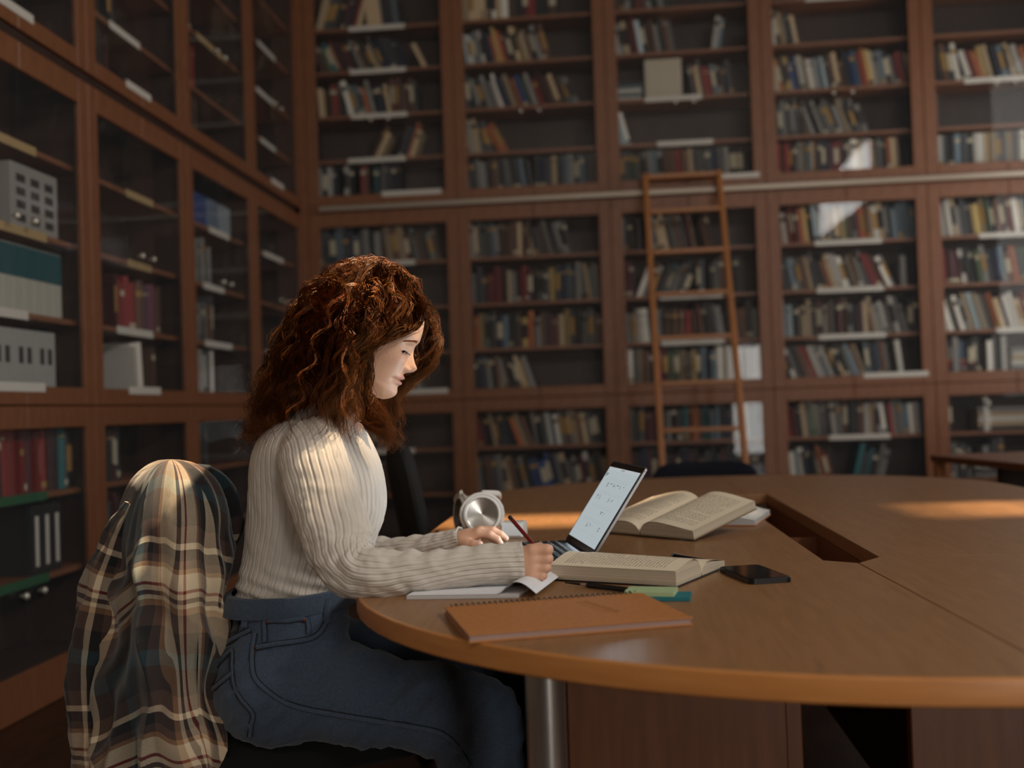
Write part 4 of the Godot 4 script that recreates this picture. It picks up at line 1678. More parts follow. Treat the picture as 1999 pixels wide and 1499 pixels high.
class Field:
	# tapered capsules joined softly; groups above 0 (fingers) stay apart from each other
	var A := PackedVector3Array()
	var B := PackedVector3Array()
	var RA := PackedFloat32Array()
	var RB := PackedFloat32Array()
	var G := PackedInt32Array()
	var n_groups := 0
	var k := 0.03
	var k2 := 0.006
	var SA := PackedVector3Array()
	var SB := PackedVector3Array()
	var SD := PackedFloat32Array()
	var SW := PackedFloat32Array()
	var acc := PackedFloat32Array()

	func add(a: Vector3, b: Vector3, ra: float, rb: float, group := 0) -> void:
		A.append(a)
		B.append(b)
		RA.append(ra)
		RB.append(rb)
		G.append(group)
		n_groups = maxi(n_groups, group)

	func chain(pts: Array, radii: Array, group := 0) -> void:
		for i in pts.size() - 1:
			add(pts[i], pts[i + 1], radii[i], radii[i + 1], group)

	func fold(a: Vector3, b: Vector3, deep: float, wide: float) -> void:
		SA.append(a)
		SB.append(b)
		SD.append(deep)
		SW.append(wide)

	func d(p: Vector3) -> float:
		var base := 1e6
		acc.resize(n_groups + 1)
		acc.fill(1e6)
		for i in A.size():
			var pa := p - A[i]
			var ba := B[i] - A[i]
			var h := clampf(pa.dot(ba) / maxf(ba.length_squared(), 1e-9), 0.0, 1.0)
			var di := (pa - ba * h).length() - lerpf(RA[i], RB[i], h)
			var gi := G[i]
			if gi == 0:
				var e := maxf(k - absf(base - di), 0.0) / k
				base = minf(base, di) - e * e * k * 0.25
			else:
				var o := acc[gi]
				var e := maxf(0.003 - absf(o - di), 0.0) / 0.003
				acc[gi] = minf(o, di) - e * e * 0.003 * 0.25
		var out := base
		for gi in range(1, n_groups + 1):
			var o := acc[gi]
			var e := maxf(k2 - absf(base - o), 0.0) / k2
			out = minf(out, minf(base, o) - e * e * k2 * 0.25)
		for i in SA.size():
			var pa := p - SA[i]
			var ba := SB[i] - SA[i]
			var h := clampf(pa.dot(ba) / ba.length_squared(), 0.0, 1.0)
			var q := (pa - ba * h).length_squared() / (SW[i] * SW[i])
			if q < 9.0:
				out += SD[i] * exp(-q) * (0.25 + 0.75 * sin(PI * clampf(h, 0.08, 0.92)))
		return out


func nets(f: Field, lo: Vector3, hi: Vector3, cell: float) -> Geo:
	# surface nets: one vertex in each crossed cell, one quad round each crossed edge
	var n := Vector3i(((hi - lo) / cell).ceil()) + Vector3i.ONE
	var blk := 5
	var D := PackedFloat32Array()
	D.resize(n.x * n.y * n.z)
	D.fill(1.0)
	var near := cell * blk * 0.9
	var sx := 1
	var sy := n.x
	var sz := n.x * n.y
	for bz in range(0, n.z, blk):
		for by in range(0, n.y, blk):
			for bx in range(0, n.x, blk):
				var c := lo + (Vector3(bx, by, bz) + Vector3.ONE * (blk - 1) * 0.5) * cell
				var dc := f.d(c)
				if absf(dc) > near + 0.004:
					if dc < 0.0:
						for z in range(bz, mini(bz + blk, n.z)):
							for y in range(by, mini(by + blk, n.y)):
								for x in range(bx, mini(bx + blk, n.x)):
									D[x + y * sy + z * sz] = -1.0
					continue
				for z in range(bz, mini(bz + blk, n.z)):
					for y in range(by, mini(by + blk, n.y)):
						for x in range(bx, mini(bx + blk, n.x)):
							D[x + y * sy + z * sz] = f.d(lo + Vector3(x, y, z) * cell)
	var id := {}
	var P := PackedVector3Array()
	for z in n.z - 1:
		for y in n.y - 1:
			var row := y * sy + z * sz
			for x in n.x - 1:
				var i := row + x
				var a := D[i] < 0.0
				if a == (D[i + 1] < 0.0) and a == (D[i + sy] < 0.0) and a == (D[i + sy + 1] < 0.0) and a == (D[i + sz] < 0.0) and a == (D[i + sz + 1] < 0.0) and a == (D[i + sz + sy] < 0.0) and a == (D[i + sz + sy + 1] < 0.0):
					continue
				var s := Vector3.ZERO
				var m := 0
				for e: Array in [[0, 0, 0, 0], [0, 1, 0, 0], [0, 0, 1, 0], [0, 1, 1, 0], [0, 0, 0, 1], [1, 0, 0, 1], [0, 0, 1, 1], [1, 0, 1, 1], [0, 0, 0, 2], [1, 0, 0, 2], [0, 1, 0, 2], [1, 1, 0, 2]]:
					var q := Vector3i(e[0], e[1], e[2])
					var st := 1
					var ax := Vector3.RIGHT
					match e[3]:
						0:
							q = Vector3i(0, e[1], e[2])
						1:
							st = sy
							ax = Vector3.UP
						2:
							st = sz
							ax = Vector3.BACK
					var j: int = i + q.x + q.y * sy + q.z * sz
					var d0 := D[j]
					var d1 := D[j + st]
					if (d0 < 0.0) != (d1 < 0.0):
						s += Vector3(q) + ax * (d0 / (d0 - d1))
						m += 1
				id[i] = P.size()
				P.append(lo + (Vector3(x, y, z) + s / m) * cell)
	var I := PackedInt32Array()
	for i: int in id:
		var z := i / sz
		var y := (i - z * sz) / sy
		var x := i - z * sz - y * sy
		var a := D[i] < 0.0
		for ax in 3:
			var st: int = [sx, sy, sz][ax]
			var u: int = [sy, sz, sx][ax]
			var v: int = [sz, sx, sy][ax]
			if [y, z, x][ax] == 0 or [z, x, y][ax] == 0:
				continue
			var b := D[i + st] < 0.0
			if a == b:
				continue
			if not (id.has(i - u) and id.has(i - v) and id.has(i - u - v)):
				continue
			var q := [id[i], id[i - u], id[i - u - v], id[i - v]]
			if a:
				I.append_array(PackedInt32Array([q[0], q[1], q[2], q[0], q[2], q[3]]))
			else:
				I.append_array(PackedInt32Array([q[0], q[2], q[1], q[0], q[3], q[2]]))
	var N := PackedVector3Array()
	N.resize(P.size())
	for t in range(0, I.size(), 3):
		var m := (P[I[t + 2]] - P[I[t]]).cross(P[I[t + 1]] - P[I[t]])
		N[I[t]] += m
		N[I[t + 1]] += m
		N[I[t + 2]] += m
	for i in N.size():
		N[i] = N[i].normalized()
	var g := Geo.new()
	g.V = P
	g.N = N
	g.I = I
	g.U.resize(P.size())
	g.C.resize(P.size())
	g.C.fill(Color.WHITE)
	return g


const NEAR_ARM := [Vector3(-0.546, 1.011, -1.915), Vector3(-0.528, 0.987, -1.875), Vector3(-0.51, 0.942, -1.845), Vector3(-0.49, 0.894, -1.825), Vector3(-0.468, 0.848, -1.8), Vector3(-0.452, 0.808, -1.785), Vector3(-0.426, 0.781, -1.77), Vector3(-0.385, 0.773, -1.762), Vector3(-0.334, 0.774, -1.765), Vector3(-0.284, 0.777, -1.772), Vector3(-0.234, 0.781, -1.782), Vector3(-0.184, 0.783, -1.79), Vector3(-0.15, 0.784, -1.797)]
const FAR_ARM := [Vector3(-0.611, 1.007, -2.145), Vector3(-0.615, 0.979, -2.185), Vector3(-0.614, 0.911, -2.215), Vector3(-0.607, 0.833, -2.245), Vector3(-0.581, 0.768, -2.262), Vector3(-0.527, 0.745, -2.265), Vector3(-0.458, 0.742, -2.255), Vector3(-0.388, 0.752, -2.23), Vector3(-0.34, 0.764, -2.212), Vector3(-0.305, 0.776, -2.2)]

var head_x := Transform3D()
var skin_c := Color(0.76, 0.45, 0.295)


func head_front(v: float) -> float:
	return lerp_table([-0.04, -0.024, -0.014, -0.006, 0.0, 0.005, 0.011, 0.0184, 0.0283, 0.045, 0.06, 0.08, 0.1, 0.115, 0.128, 0.145, 0.166, 0.185, 0.2, 0.211, 0.217], [0.022, 0.032, 0.046, 0.062, 0.0745, 0.081, 0.0845, 0.0862, 0.0846, 0.0862, 0.0868, 0.0872, 0.0878, 0.0905, 0.0935, 0.093, 0.0878, 0.074, 0.054, 0.03, 0.004], v)


func head_local(v: float, th: float) -> Vector3:
	var F := head_front(v)
	var K := lerp_table([-0.04, 0.0, 0.03, 0.06, 0.1, 0.13, 0.16, 0.185, 0.2, 0.211, 0.217], [0.058, 0.064, 0.074, 0.085, 0.095, 0.098, 0.093, 0.078, 0.058, 0.032, 0.004], v)
	var W := lerp_table([-0.04, -0.015, 0.0, 0.02, 0.045, 0.07, 0.1, 0.13, 0.16, 0.185, 0.2, 0.211, 0.217], [0.050, 0.052, 0.055, 0.060, 0.064, 0.068, 0.071, 0.073, 0.070, 0.058, 0.043, 0.024, 0.004], v)
	var n := lerp_table([-0.04, 0.0, 0.02, 0.05, 0.08, 0.13, 0.2], [2.0, 1.55, 1.7, 2.05, 2.3, 2.45, 2.1], v)
	var c := cos(th)
	var s := sin(th)
	var e := 2.0 / (n if c > 0.0 else 2.1)
	var u := signf(c) * pow(absf(c), e) * (F if c > 0.0 else K)
	var w := signf(s) * pow(absf(s), e) * W
	var y := v
	# the jaw rises towards the ear
	y += 0.03 * clampf((0.066 - u) / 0.07, 0.0, 1.0) * exp(-pow((v - 0.0) / 0.03, 2.0))
	if c > 0.0:
		var aw := absf(w)
		var nose_h := lerp_table([0.0545, 0.0585, 0.062, 0.067, 0.0733, 0.0805, 0.088, 0.095, 0.104, 0.112], [0.0, 0.0055, 0.0125, 0.0185, 0.0205, 0.0142, 0.0088, 0.005, 0.002, 0.0], v) if v > 0.0545 and v < 0.112 else 0.0
		var ns := lerp_table([0.055, 0.068, 0.08, 0.095, 0.112], [0.0085, 0.0095, 0.0085, 0.0068, 0.006], v)
		u += nose_h * exp(-pow(aw / ns, 2.0))
		u += 0.0065 * exp(-pow((v - 0.0655) / 0.0058, 2.0) - pow((aw - 0.0125) / 0.005, 2.0))
		u -= 0.0055 * exp(-pow((v - 0.0582) / 0.002, 2.0) - pow((aw - 0.0075) / 0.0036, 2.0))
		u += 0.0060 * exp(-pow((v - 0.0468) / 0.0043, 2.0)) * exp(-pow(aw / 0.0185, 2.0))
		u += 0.0058 * exp(-pow((v - 0.0352) / 0.0042, 2.0)) * exp(-pow(aw / 0.0165, 2.0))
		u -= 0.0036 * exp(-pow((v - 0.0409) / 0.0013, 2.0)) * exp(-pow(aw / 0.023, 4.0))
		u -= 0.0025 * exp(-pow((v - 0.040) / 0.006, 2.0) - pow((aw - 0.027) / 0.006, 2.0))
		u += 0.002 * exp(-pow((v - 0.014) / 0.009, 2.0) - pow(aw / 0.016, 2.0))
		u -= 0.0085 * exp(-pow((v - 0.1015) / 0.0105, 2.0) - pow((aw - 0.030) / 0.0135, 2.0))
		u += 0.0062 * exp(-pow((v - 0.1005) / 0.0068, 2.0) - pow((aw - 0.031) / 0.011, 2.0))
		u -= 0.0016 * exp(-pow((v - 0.1085) / 0.0016, 2.0) - pow((aw - 0.031) / 0.012, 2.0))
		u -= 0.0030 * exp(-pow((v - 0.0945) / 0.0020, 2.0) - pow((aw - 0.032) / 0.009, 4.0))
		u += 0.0022 * exp(-pow((v - 0.121) / 0.008, 2.0) - pow((aw - 0.026) / 0.016, 2.0))
		u += 0.0035 * exp(-pow((v - 0.078) / 0.018, 2.0) - pow((aw - 0.040) / 0.016, 2.0))
		w += signf(w) * 0.002 * exp(-pow((v - 0.08) / 0.02, 2.0) - pow((aw - 0.055) / 0.015, 2.0))
	return Vector3(u, y, w)


func head_geo() -> Geo:
	var nu := 260
	var nv := 230
	var P := PackedVector3Array()
	var C := PackedColorArray()
	var nz := FastNoiseLite.new()
	nz.seed = 4
	nz.frequency = 260.0
	nz.fractal_octaves = 2
	var lip := Color(0.50, 0.20, 0.165)
	for j in nv + 1:
		var q := float(j) / nv
		var v := lerpf(-0.04, 0.217, q)
		for i in nu:
			# finer spacing round the face
			var t := float(i) / nu * TAU
			var th := t - 0.45 * sin(t)
			var p := head_local(v, th)
			P.append(head_x * p)
			var c := skin_c
			if p.x > 0.0:
				var aw := absf(p.z)
				var l := maxf(exp(-pow((v - 0.0462) / 0.0042, 4.0) - pow(aw / 0.0235, 4.0)), exp(-pow((v - 0.0358) / 0.0042, 4.0) - pow(aw / 0.021, 4.0)))
				c = c.lerp(lip, 0.85 * l)
				c = c.lerp(Color(0.40, 0.15, 0.12), 0.5 * exp(-pow((v - 0.0409) / 0.0011, 2.0) - pow(aw / 0.024, 6.0)))  # mouth line: the groove's shade painted over the lip colour
				c = c.lerp(Color(0.60, 0.27, 0.19), 0.35 * exp(-pow((v - 0.075) / 0.018, 2.0) - pow((aw - 0.042) / 0.018, 2.0)))
				c = c.lerp(Color(0.58, 0.28, 0.20), 0.3 * exp(-pow((v - 0.070) / 0.008, 2.0) - pow(aw / 0.012, 2.0)))
				# freckles
				var f := nz.get_noise_3dv(p)
				c = c.lerp(Color(0.47, 0.22, 0.12), clampf((f - 0.28) * 3.0, 0.0, 0.4) * exp(-pow((v - 0.08) / 0.03, 2.0)))
			C.append(c)
	var g := Geo.new()
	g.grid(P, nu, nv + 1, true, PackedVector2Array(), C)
	return g


func surf(v: float, w: float, out: float) -> Vector3:
	# a point on the front of the face at height v and sideways place w, lifted by out
	var lo := 0.0
	var hi := PI / 2
	for i in 24:
		var m := (lo + hi) / 2
		if head_local(v, m).z < absf(w):
			lo = m
		else:
			hi = m
	var p := head_local(v, lo)
	p.z *= signf(w) if w != 0.0 else 1.0
	return p + Vector3(0.8, 0.0, 0.6 * signf(w)).normalized() * out


func person() -> void:
	var t := thing("person", "seated person with red curly hair, white ribbed sweater and jeans, writing", "person")
	# head looks down and to the right of the picture
	var hb := Basis(Vector3.UP, deg_to_rad(4)) * Basis(Vector3(0, 0, 1), deg_to_rad(-22))
	head_x = Transform3D(hb, Vector3(-0.417, 1.066, -2.03) - hb * Vector3(0.0745, 0, 0))
	var body := head_geo()
	body.append(inner_body())
	body.append(writing_hand())
	body.append(resting_hand())
	var sm := plain(Color.WHITE, 0.48)
	sm.vertex_color_use_as_albedo = true
	sm.subsurf_scatter_enabled = true
	sm.subsurf_scatter_strength = 0.12
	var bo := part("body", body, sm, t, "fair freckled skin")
	face_details(bo)
	sweater(t)
	jeans(t)
	hair(t)
	shoes(t)
	pencil()


func inner_body() -> Geo:
	var f := Field.new()
	f.k = 0.05
	var neck_top := head_x * Vector3(-0.012, 0.02, 0)
	var neck_lo := Vector3(-0.535, 1.02, -2.03)
	f.add(neck_top, neck_lo, 0.05, 0.052)
	f.add(neck_lo, Vector3(-0.58, 0.90, -2.03), 0.06, 0.085)
	f.add(Vector3(-0.58, 0.90, -2.03), Vector3(-0.62, 0.70, -2.03), 0.085, 0.08)
	f.add(Vector3(-0.56, 0.975, -1.93), Vector3(-0.56, 0.975, -2.13), 0.045, 0.045)
	f.add(Vector3(-0.62, 0.66, -2.03), Vector3(-0.64, 0.56, -2.03), 0.085, 0.085)
	for s: float in [0.0, 1.0]:
		var dz := -0.21 * s
		f.add(Vector3(-0.62, 0.535, -1.94 + dz), Vector3(-0.25, 0.49, -1.91 + dz), 0.06, 0.045)
		f.add(Vector3(-0.25, 0.49, -1.91 + dz), Vector3(-0.23, 0.09, -1.92 + dz), 0.045, 0.032)
	var g := nets(f, Vector3(-0.76, 0.05, -2.36), Vector3(-0.10, 1.15, -1.70), 0.0145)
	f = Field.new()
	f.k = 0.008
	f.chain(NEAR_ARM.slice(1), [0.022, 0.028, 0.03, 0.03, 0.03, 0.028, 0.026, 0.023, 0.021, 0.019, 0.018, 0.017])
	f.chain(FAR_ARM.slice(1), [0.022, 0.028, 0.03, 0.029, 0.026, 0.022, 0.019, 0.0165, 0.0155])
	f.add(NEAR_ARM[1], NEAR_ARM[1] + Vector3(0, 0, -0.06), 0.024, 0.03)
	f.add(FAR_ARM[1], FAR_ARM[1] + Vector3(0, 0, 0.06), 0.024, 0.03)
	g.append(nets(f, Vector3(-0.70, 0.70, -2.36), Vector3(-0.10, 1.06, -1.70), 0.011))
	var C := PackedColorArray()
	C.resize(g.V.size())
	C.fill(skin_c)
	g.C = C
	return g


func tint_hand(g: Geo, nails: Array) -> void:
	var C := PackedColorArray()
	for p in g.V:
		var c := skin_c.lerp(Color(0.62, 0.32, 0.22), 0.25)
		for q: Array in nails:
			var r: float = (p - q[0]).length()
			if r < q[1]:
				c = c.lerp(Color(0.74, 0.46, 0.37), 0.8)
		C.append(c)
	g.C = C


func writing_hand() -> Geo:
	var f := Field.new()
	f.k = 0.014
	f.k2 = 0.005
	var wrist: Vector3 = Vector3(-0.164, 0.783, -1.797)
	f.add(wrist, Vector3(-0.15, 0.783, -1.797), 0.0195, 0.019)
	var mcp := [Vector3(-0.131, 0.804, -1.785), Vector3(-0.131, 0.79, -1.785), Vector3(-0.132, 0.776, -1.785), Vector3(-0.135, 0.764, -1.785)]
	var pip := [Vector3(-0.107, 0.805, -1.782), Vector3(-0.107, 0.79, -1.782), Vector3(-0.11, 0.776, -1.782), Vector3(-0.116, 0.763, -1.782)]
	var dip := [Vector3(-0.112, 0.801, -1.808), Vector3(-0.115, 0.786, -1.808), Vector3(-0.118, 0.773, -1.808), Vector3(-0.122, 0.76, -1.808)]
	var tip := [Vector3(-0.124, 0.799, -1.82), Vector3(-0.129, 0.785, -1.82), Vector3(-0.131, 0.772, -1.82), Vector3(-0.133, 0.76, -1.82)]
	var r := [0.0094, 0.0090, 0.0084, 0.0074]
	for i in 4:
		f.add(wrist + Vector3(0.008, 0.012 - i * 0.008, 0), mcp[i], 0.0125, 0.0098)
		f.chain([mcp[i], pip[i], dip[i], tip[i]], [r[i] + 0.0006, r[i], r[i] - 0.0008, r[i] - 0.0018], i + 1)
	# palm filling and thumb on the far side
	f.add(Vector3(-0.149, 0.794, -1.812), Vector3(-0.134, 0.768, -1.812), 0.013, 0.011)
	f.chain([Vector3(-0.151, 0.789, -1.815), Vector3(-0.14, 0.796, -1.838), Vector3(-0.125, 0.799, -1.846), Vector3(-0.113, 0.796, -1.838)], [0.014, 0.0115, 0.0098, 0.0082], 5)
	var g := nets(f, Vector3(-0.19, 0.70, -1.88), Vector3(-0.085, 0.83, -1.755), 0.0021)
	tint_hand(g, [])
	return g


func resting_hand() -> Geo:
	var f := Field.new()
	f.k = 0.012
	f.k2 = 0.004
	var wrist: Vector3 = Vector3(-0.31, 0.774, -2.2)
	f.add(wrist, Vector3(-0.297, 0.779, -2.2), 0.0185, 0.0175)
	var mcp := [Vector3(-0.271, 0.788, -2.185), Vector3(-0.269, 0.791, -2.205), Vector3(-0.275, 0.789, -2.225), Vector3(-0.281, 0.784, -2.242)]
	var pip := [Vector3(-0.247, 0.785, -2.182), Vector3(-0.243, 0.791, -2.205), Vector3(-0.25, 0.79, -2.227), Vector3(-0.262, 0.782, -2.246)]
	var dip := [Vector3(-0.232, 0.775, -2.182), Vector3(-0.227, 0.782, -2.206), Vector3(-0.237, 0.781, -2.229), Vector3(-0.251, 0.772, -2.247)]
	var tip := [Vector3(-0.225, 0.765, -2.183), Vector3(-0.217, 0.774, -2.207), Vector3(-0.227, 0.771, -2.23), Vector3(-0.244, 0.763, -2.247)]
	var r := [0.0086, 0.0086, 0.0082, 0.0072]
	for i in 4:
		f.add(wrist + Vector3(0.012, 0.0, 0.012 - i * 0.009), mcp[i], 0.012, 0.0098)
		f.chain([mcp[i], pip[i], dip[i], tip[i]], [r[i] + 0.0008, r[i], r[i] - 0.0008, r[i] - 0.002], i + 1)
	f.add(Vector3(-0.296, 0.771, -2.205), Vector3(-0.279, 0.774, -2.205), 0.012, 0.009)
	f.chain([Vector3(-0.302, 0.773, -2.185), Vector3(-0.29, 0.768, -2.172), Vector3(-0.278, 0.768, -2.165), Vector3(-0.266, 0.769, -2.162)], [0.013, 0.0105, 0.0092, 0.0078], 5)
	var g := nets(f, Vector3(-0.345, 0.735, -2.27), Vector3(-0.195, 0.825, -2.14), 0.0021)
	tint_hand(g, [[tip[1] + Vector3(0.004, 0.005, 0), 0.0055], [tip[0] + Vector3(0.004, 0.003, 0.004), 0.0055], [Vector3(-0.264, 0.772, -2.156), 0.006]])
	return g


func face_details(bo: Node3D) -> void:
	for s: float in [-1.0, 1.0]:
		var c := surf(0.0965, 0.031 * s, -0.0108)
		var g := Geo.new()
		var prof := []
		for i in 17:
			var a := PI * i / 16 - PI / 2
			prof.append(Vector2(cos(a) * 0.0112, sin(a) * 0.0112))
		var look := Vector3(0.9, -0.42, 0.12 * s).normalized()
		var side := Vector3(0, 0, 1)
		g.lathe(head_x * Transform3D(Basis(look.cross(side), look, side), c), prof, 24)
		var eye := part("eyeball", g, plain(Color(0.78, 0.75, 0.72), 0.15), bo)
		g = Geo.new()
		var ip := []
		for i in 7:
			var a := deg_to_rad(90 - 5.2 * i)
			ip.append(Vector2(cos(a) * 0.01135, sin(a) * 0.01135))
		g.lathe(head_x * Transform3D(Basis(look.cross(side), look, side), c), ip, 24)
		part("iris", g, plain(Color(0.16, 0.20, 0.17), 0.15), eye, "grey-green iris")
		# lashes: short dark hairs along the upper lid's edge
		g = Geo.new()
		for i in 44:
			var w := lerpf(0.0195, 0.0435, i / 43.0) * s
			var v := 0.0962 - 0.0018 * pow((absf(w) - 0.031) / 0.011, 2.0)
			var a := surf(v, w, 0.0004)
			var out := Vector3(0.85, -0.38, (absf(w) - 0.022) * 34.0 * s).normalized()
			g.tube([head_x * a, head_x * (a + out * 0.004), head_x * (a + out * 0.0066 + Vector3(0, 0.0012, 0))], [0.0006, 0.00042, 0.0001], 4, false)
		part("eyelashes", g, plain(Color(0.10, 0.05, 0.035), 1.0, 0.0, 0.1), bo, "dark lashes")
		g = Geo.new()
		var r := RandomNumberGenerator.new()
		r.seed = 6
		for i in 150:
			var q := r.randf()
			var w := lerpf(0.012, 0.046, q) * s
			var v := 0.1195 + 0.0015 * sin(q * PI) - 0.005 * q * q + r.randf_range(-0.0028, 0.0024) * (1.0 - 0.55 * q)
			var a := surf(v, w, 0.0002)
			var b := surf(v + 0.0012 - 0.003 * q, (absf(w) + 0.0055) * s, 0.0008)
			g.tube([head_x * a, head_x * a.lerp(b, 0.6), head_x * b], [0.00034, 0.0003, 0.00008], 4, false)
		part("eyebrow", g, plain(Color(0.58, 0.34, 0.19), 1.0, 0.0, 0.1), bo, "auburn eyebrow")


func loft_rows(rings: Array, nv: int) -> Array:
	# rings: arrays of floats and vectors, spline-interpolated column by column
	var cols := []
	for c in (rings[0] as Array).size():
		cols.append(curve(rings.map(func(r): return r[c]), nv))
	var out := []
	for i in nv:
		out.append(cols.map(func(c): return c[i]))
	return out


func rib(th: float, ribs: int) -> float:
	# 0 on the flat of a rib, -1 in the groove; every groove has a narrow welt next to it
	var f := fposmod(th / TAU * ribs, 1.0)
	var a := exp(-pow((f - 0.5) / 0.11, 2.0))
	return -a + 0.25 * exp(-pow((f - 0.28) / 0.08, 2.0)) + 0.25 * exp(-pow((f - 0.72) / 0.08, 2.0))


func sweater(t: Node3D) -> void:
	var m := plain(Color(0.80, 0.765, 0.72), 0.9)
	m.rim_enabled = true
	m.rim = 0.4
	m.rim_tint = 0.5
	var kn := FastNoiseLite.new()
	kn.seed = 2
	kn.frequency = 0.25
	var kt := NoiseTexture2D.new()
	kt.noise = kn
	kt.width = 256
	kt.height = 256
	kt.seamless = true
	kt.as_normal_map = true
	kt.bump_strength = 3.0
	m.normal_enabled = true
	m.normal_texture = kt
	m.normal_scale = 0.35
	m.uv1_triplanar = true
	m.uv1_scale = Vector3(22, 22, 22)
	var nz := FastNoiseLite.new()
	nz.seed = 11
	nz.frequency = 9.0
	# torso: back point, front point, half width
	var B := [Vector3(-0.714, 0.684, -2.03), Vector3(-0.708, 0.729, -2.03), Vector3(-0.694, 0.793, -2.03), Vector3(-0.684, 0.852, -2.03), Vector3(-0.681, 0.901, -2.03), Vector3(-0.676, 0.945, -2.03), Vector3(-0.664, 0.982, -2.03), Vector3(-0.645, 1.011, -2.03), Vector3(-0.622, 1.032, -2.03), Vector3(-0.6, 1.045, -2.03), Vector3(-0.581, 1.053, -2.03), Vector3(-0.573, 1.068, -2.03)]
	var F := [Vector3(-0.495, 0.686, -2.03), Vector3(-0.478, 0.735, -2.03), Vector3(-0.454, 0.792, -2.03), Vector3(-0.435, 0.848, -2.03), Vector3(-0.432, 0.894, -2.03), Vector3(-0.438, 0.933, -2.03), Vector3(-0.452, 0.97, -2.03), Vector3(-0.466, 1.001, -2.03), Vector3(-0.476, 1.027, -2.03), Vector3(-0.483, 1.041, -2.03), Vector3(-0.482, 1.052, -2.03), Vector3(-0.479, 1.068, -2.03)]
	var Wd := [0.128, 0.128, 0.132, 0.142, 0.15, 0.158, 0.163, 0.150, 0.118, 0.086, 0.066, 0.058]
	var rings := []
	for i in B.size():
		rings.append([B[i], F[i], Wd[i]])
	var nv := 130
	var ribs := 58
	var nu := ribs * 9
	var rows := loft_rows(rings, nv)
	var P := PackedVector3Array()
	for j in nv:
		var b: Vector3 = rows[j][0]
		var f: Vector3 = rows[j][1]
		var c := (b + f) * 0.5
		var ax := (f - b) * 0.5
		var w: float = rows[j][2]
		var q := float(j) / (nv - 1)
		for i in nu:
			var th := TAU * i / nu
			var e := 0.86
			var cx := signf(cos(th)) * pow(absf(cos(th)), e)
			var sz := signf(sin(th)) * pow(absf(sin(th)), e)
			var p := c + ax * cx + Vector3(0, 0, w * sz)
			var o := (p - c).normalized()
			var fold := nz.get_noise_3d(p.x * 1.6, p.y * 0.9 + p.x * 0.6, p.z * 1.2) * 0.006 * (1.2 - q)
			var waist := 0.004 * sin(q * 150.0 + 3.0 * sin(th * 2.0) + p.x * 40.0) * exp(-pow((q - 0.05) / 0.07, 2.0))
			P.append(p + o * (0.0024 * rib(th, ribs) + fold + waist))
	# roll the collar inwards
	for k in 3:
		for i in nu:
			var p := P[(nv - 1) * nu + i]
			var c := ((rows[nv - 1][0] as Vector3) + (rows[nv - 1][1] as Vector3)) * 0.5
			P.append(p + (c - p).normalized() * 0.0035 * (k + 1) + Vector3(0, [0.001, -0.001, -0.008][k], 0))
	var g := Geo.new()
	g.grid(P, nu, nv + 3, true)
	var so := part("sweater", g, m, t, "white ribbed knit sweater")
	# near sleeve
	# seam where the sleeve is set in
	var seam := Geo.new()
	seam.tube(curve([Vector3(-0.565, 1.05, -1.965), Vector3(-0.556, 1.033, -1.925), Vector3(-0.571, 1.021, -1.905), Vector3(-0.579, 0.994, -1.878), Vector3(-0.578, 0.956, -1.858)], 30), [0.0028], 6, false)
	seam.tube(curve([Vector3(-0.556, 1.033, -1.925), Vector3(-0.518, 1.025, -1.893), Vector3(-0.487, 1.006, -1.868), Vector3(-0.469, 0.976, -1.848)], 30), [0.0028], 6, false)
	part("shoulder_seam", seam, m, so)
	sleeve(so, m, NEAR_ARM, [0.050, 0.058, 0.062, 0.062, 0.0600, 0.0565, 0.049, 0.042, 0.0365, 0.0325, 0.0325, 0.0335, 0.0345], [0.03, 0.040, 0.046, 0.048, 0.048, 0.047, 0.043, 0.038, 0.034, 0.031, 0.029, 0.028, 0.028], 26, 21)
	# far sleeve
	sleeve(so, m, FAR_ARM, [0.045, 0.05, 0.052, 0.05, 0.046, 0.040, 0.034, 0.030, 0.0265, 0.0245], [0.03, 0.04, 0.045, 0.045, 0.043, 0.039, 0.034, 0.03, 0.027, 0.0255], 24, 33)


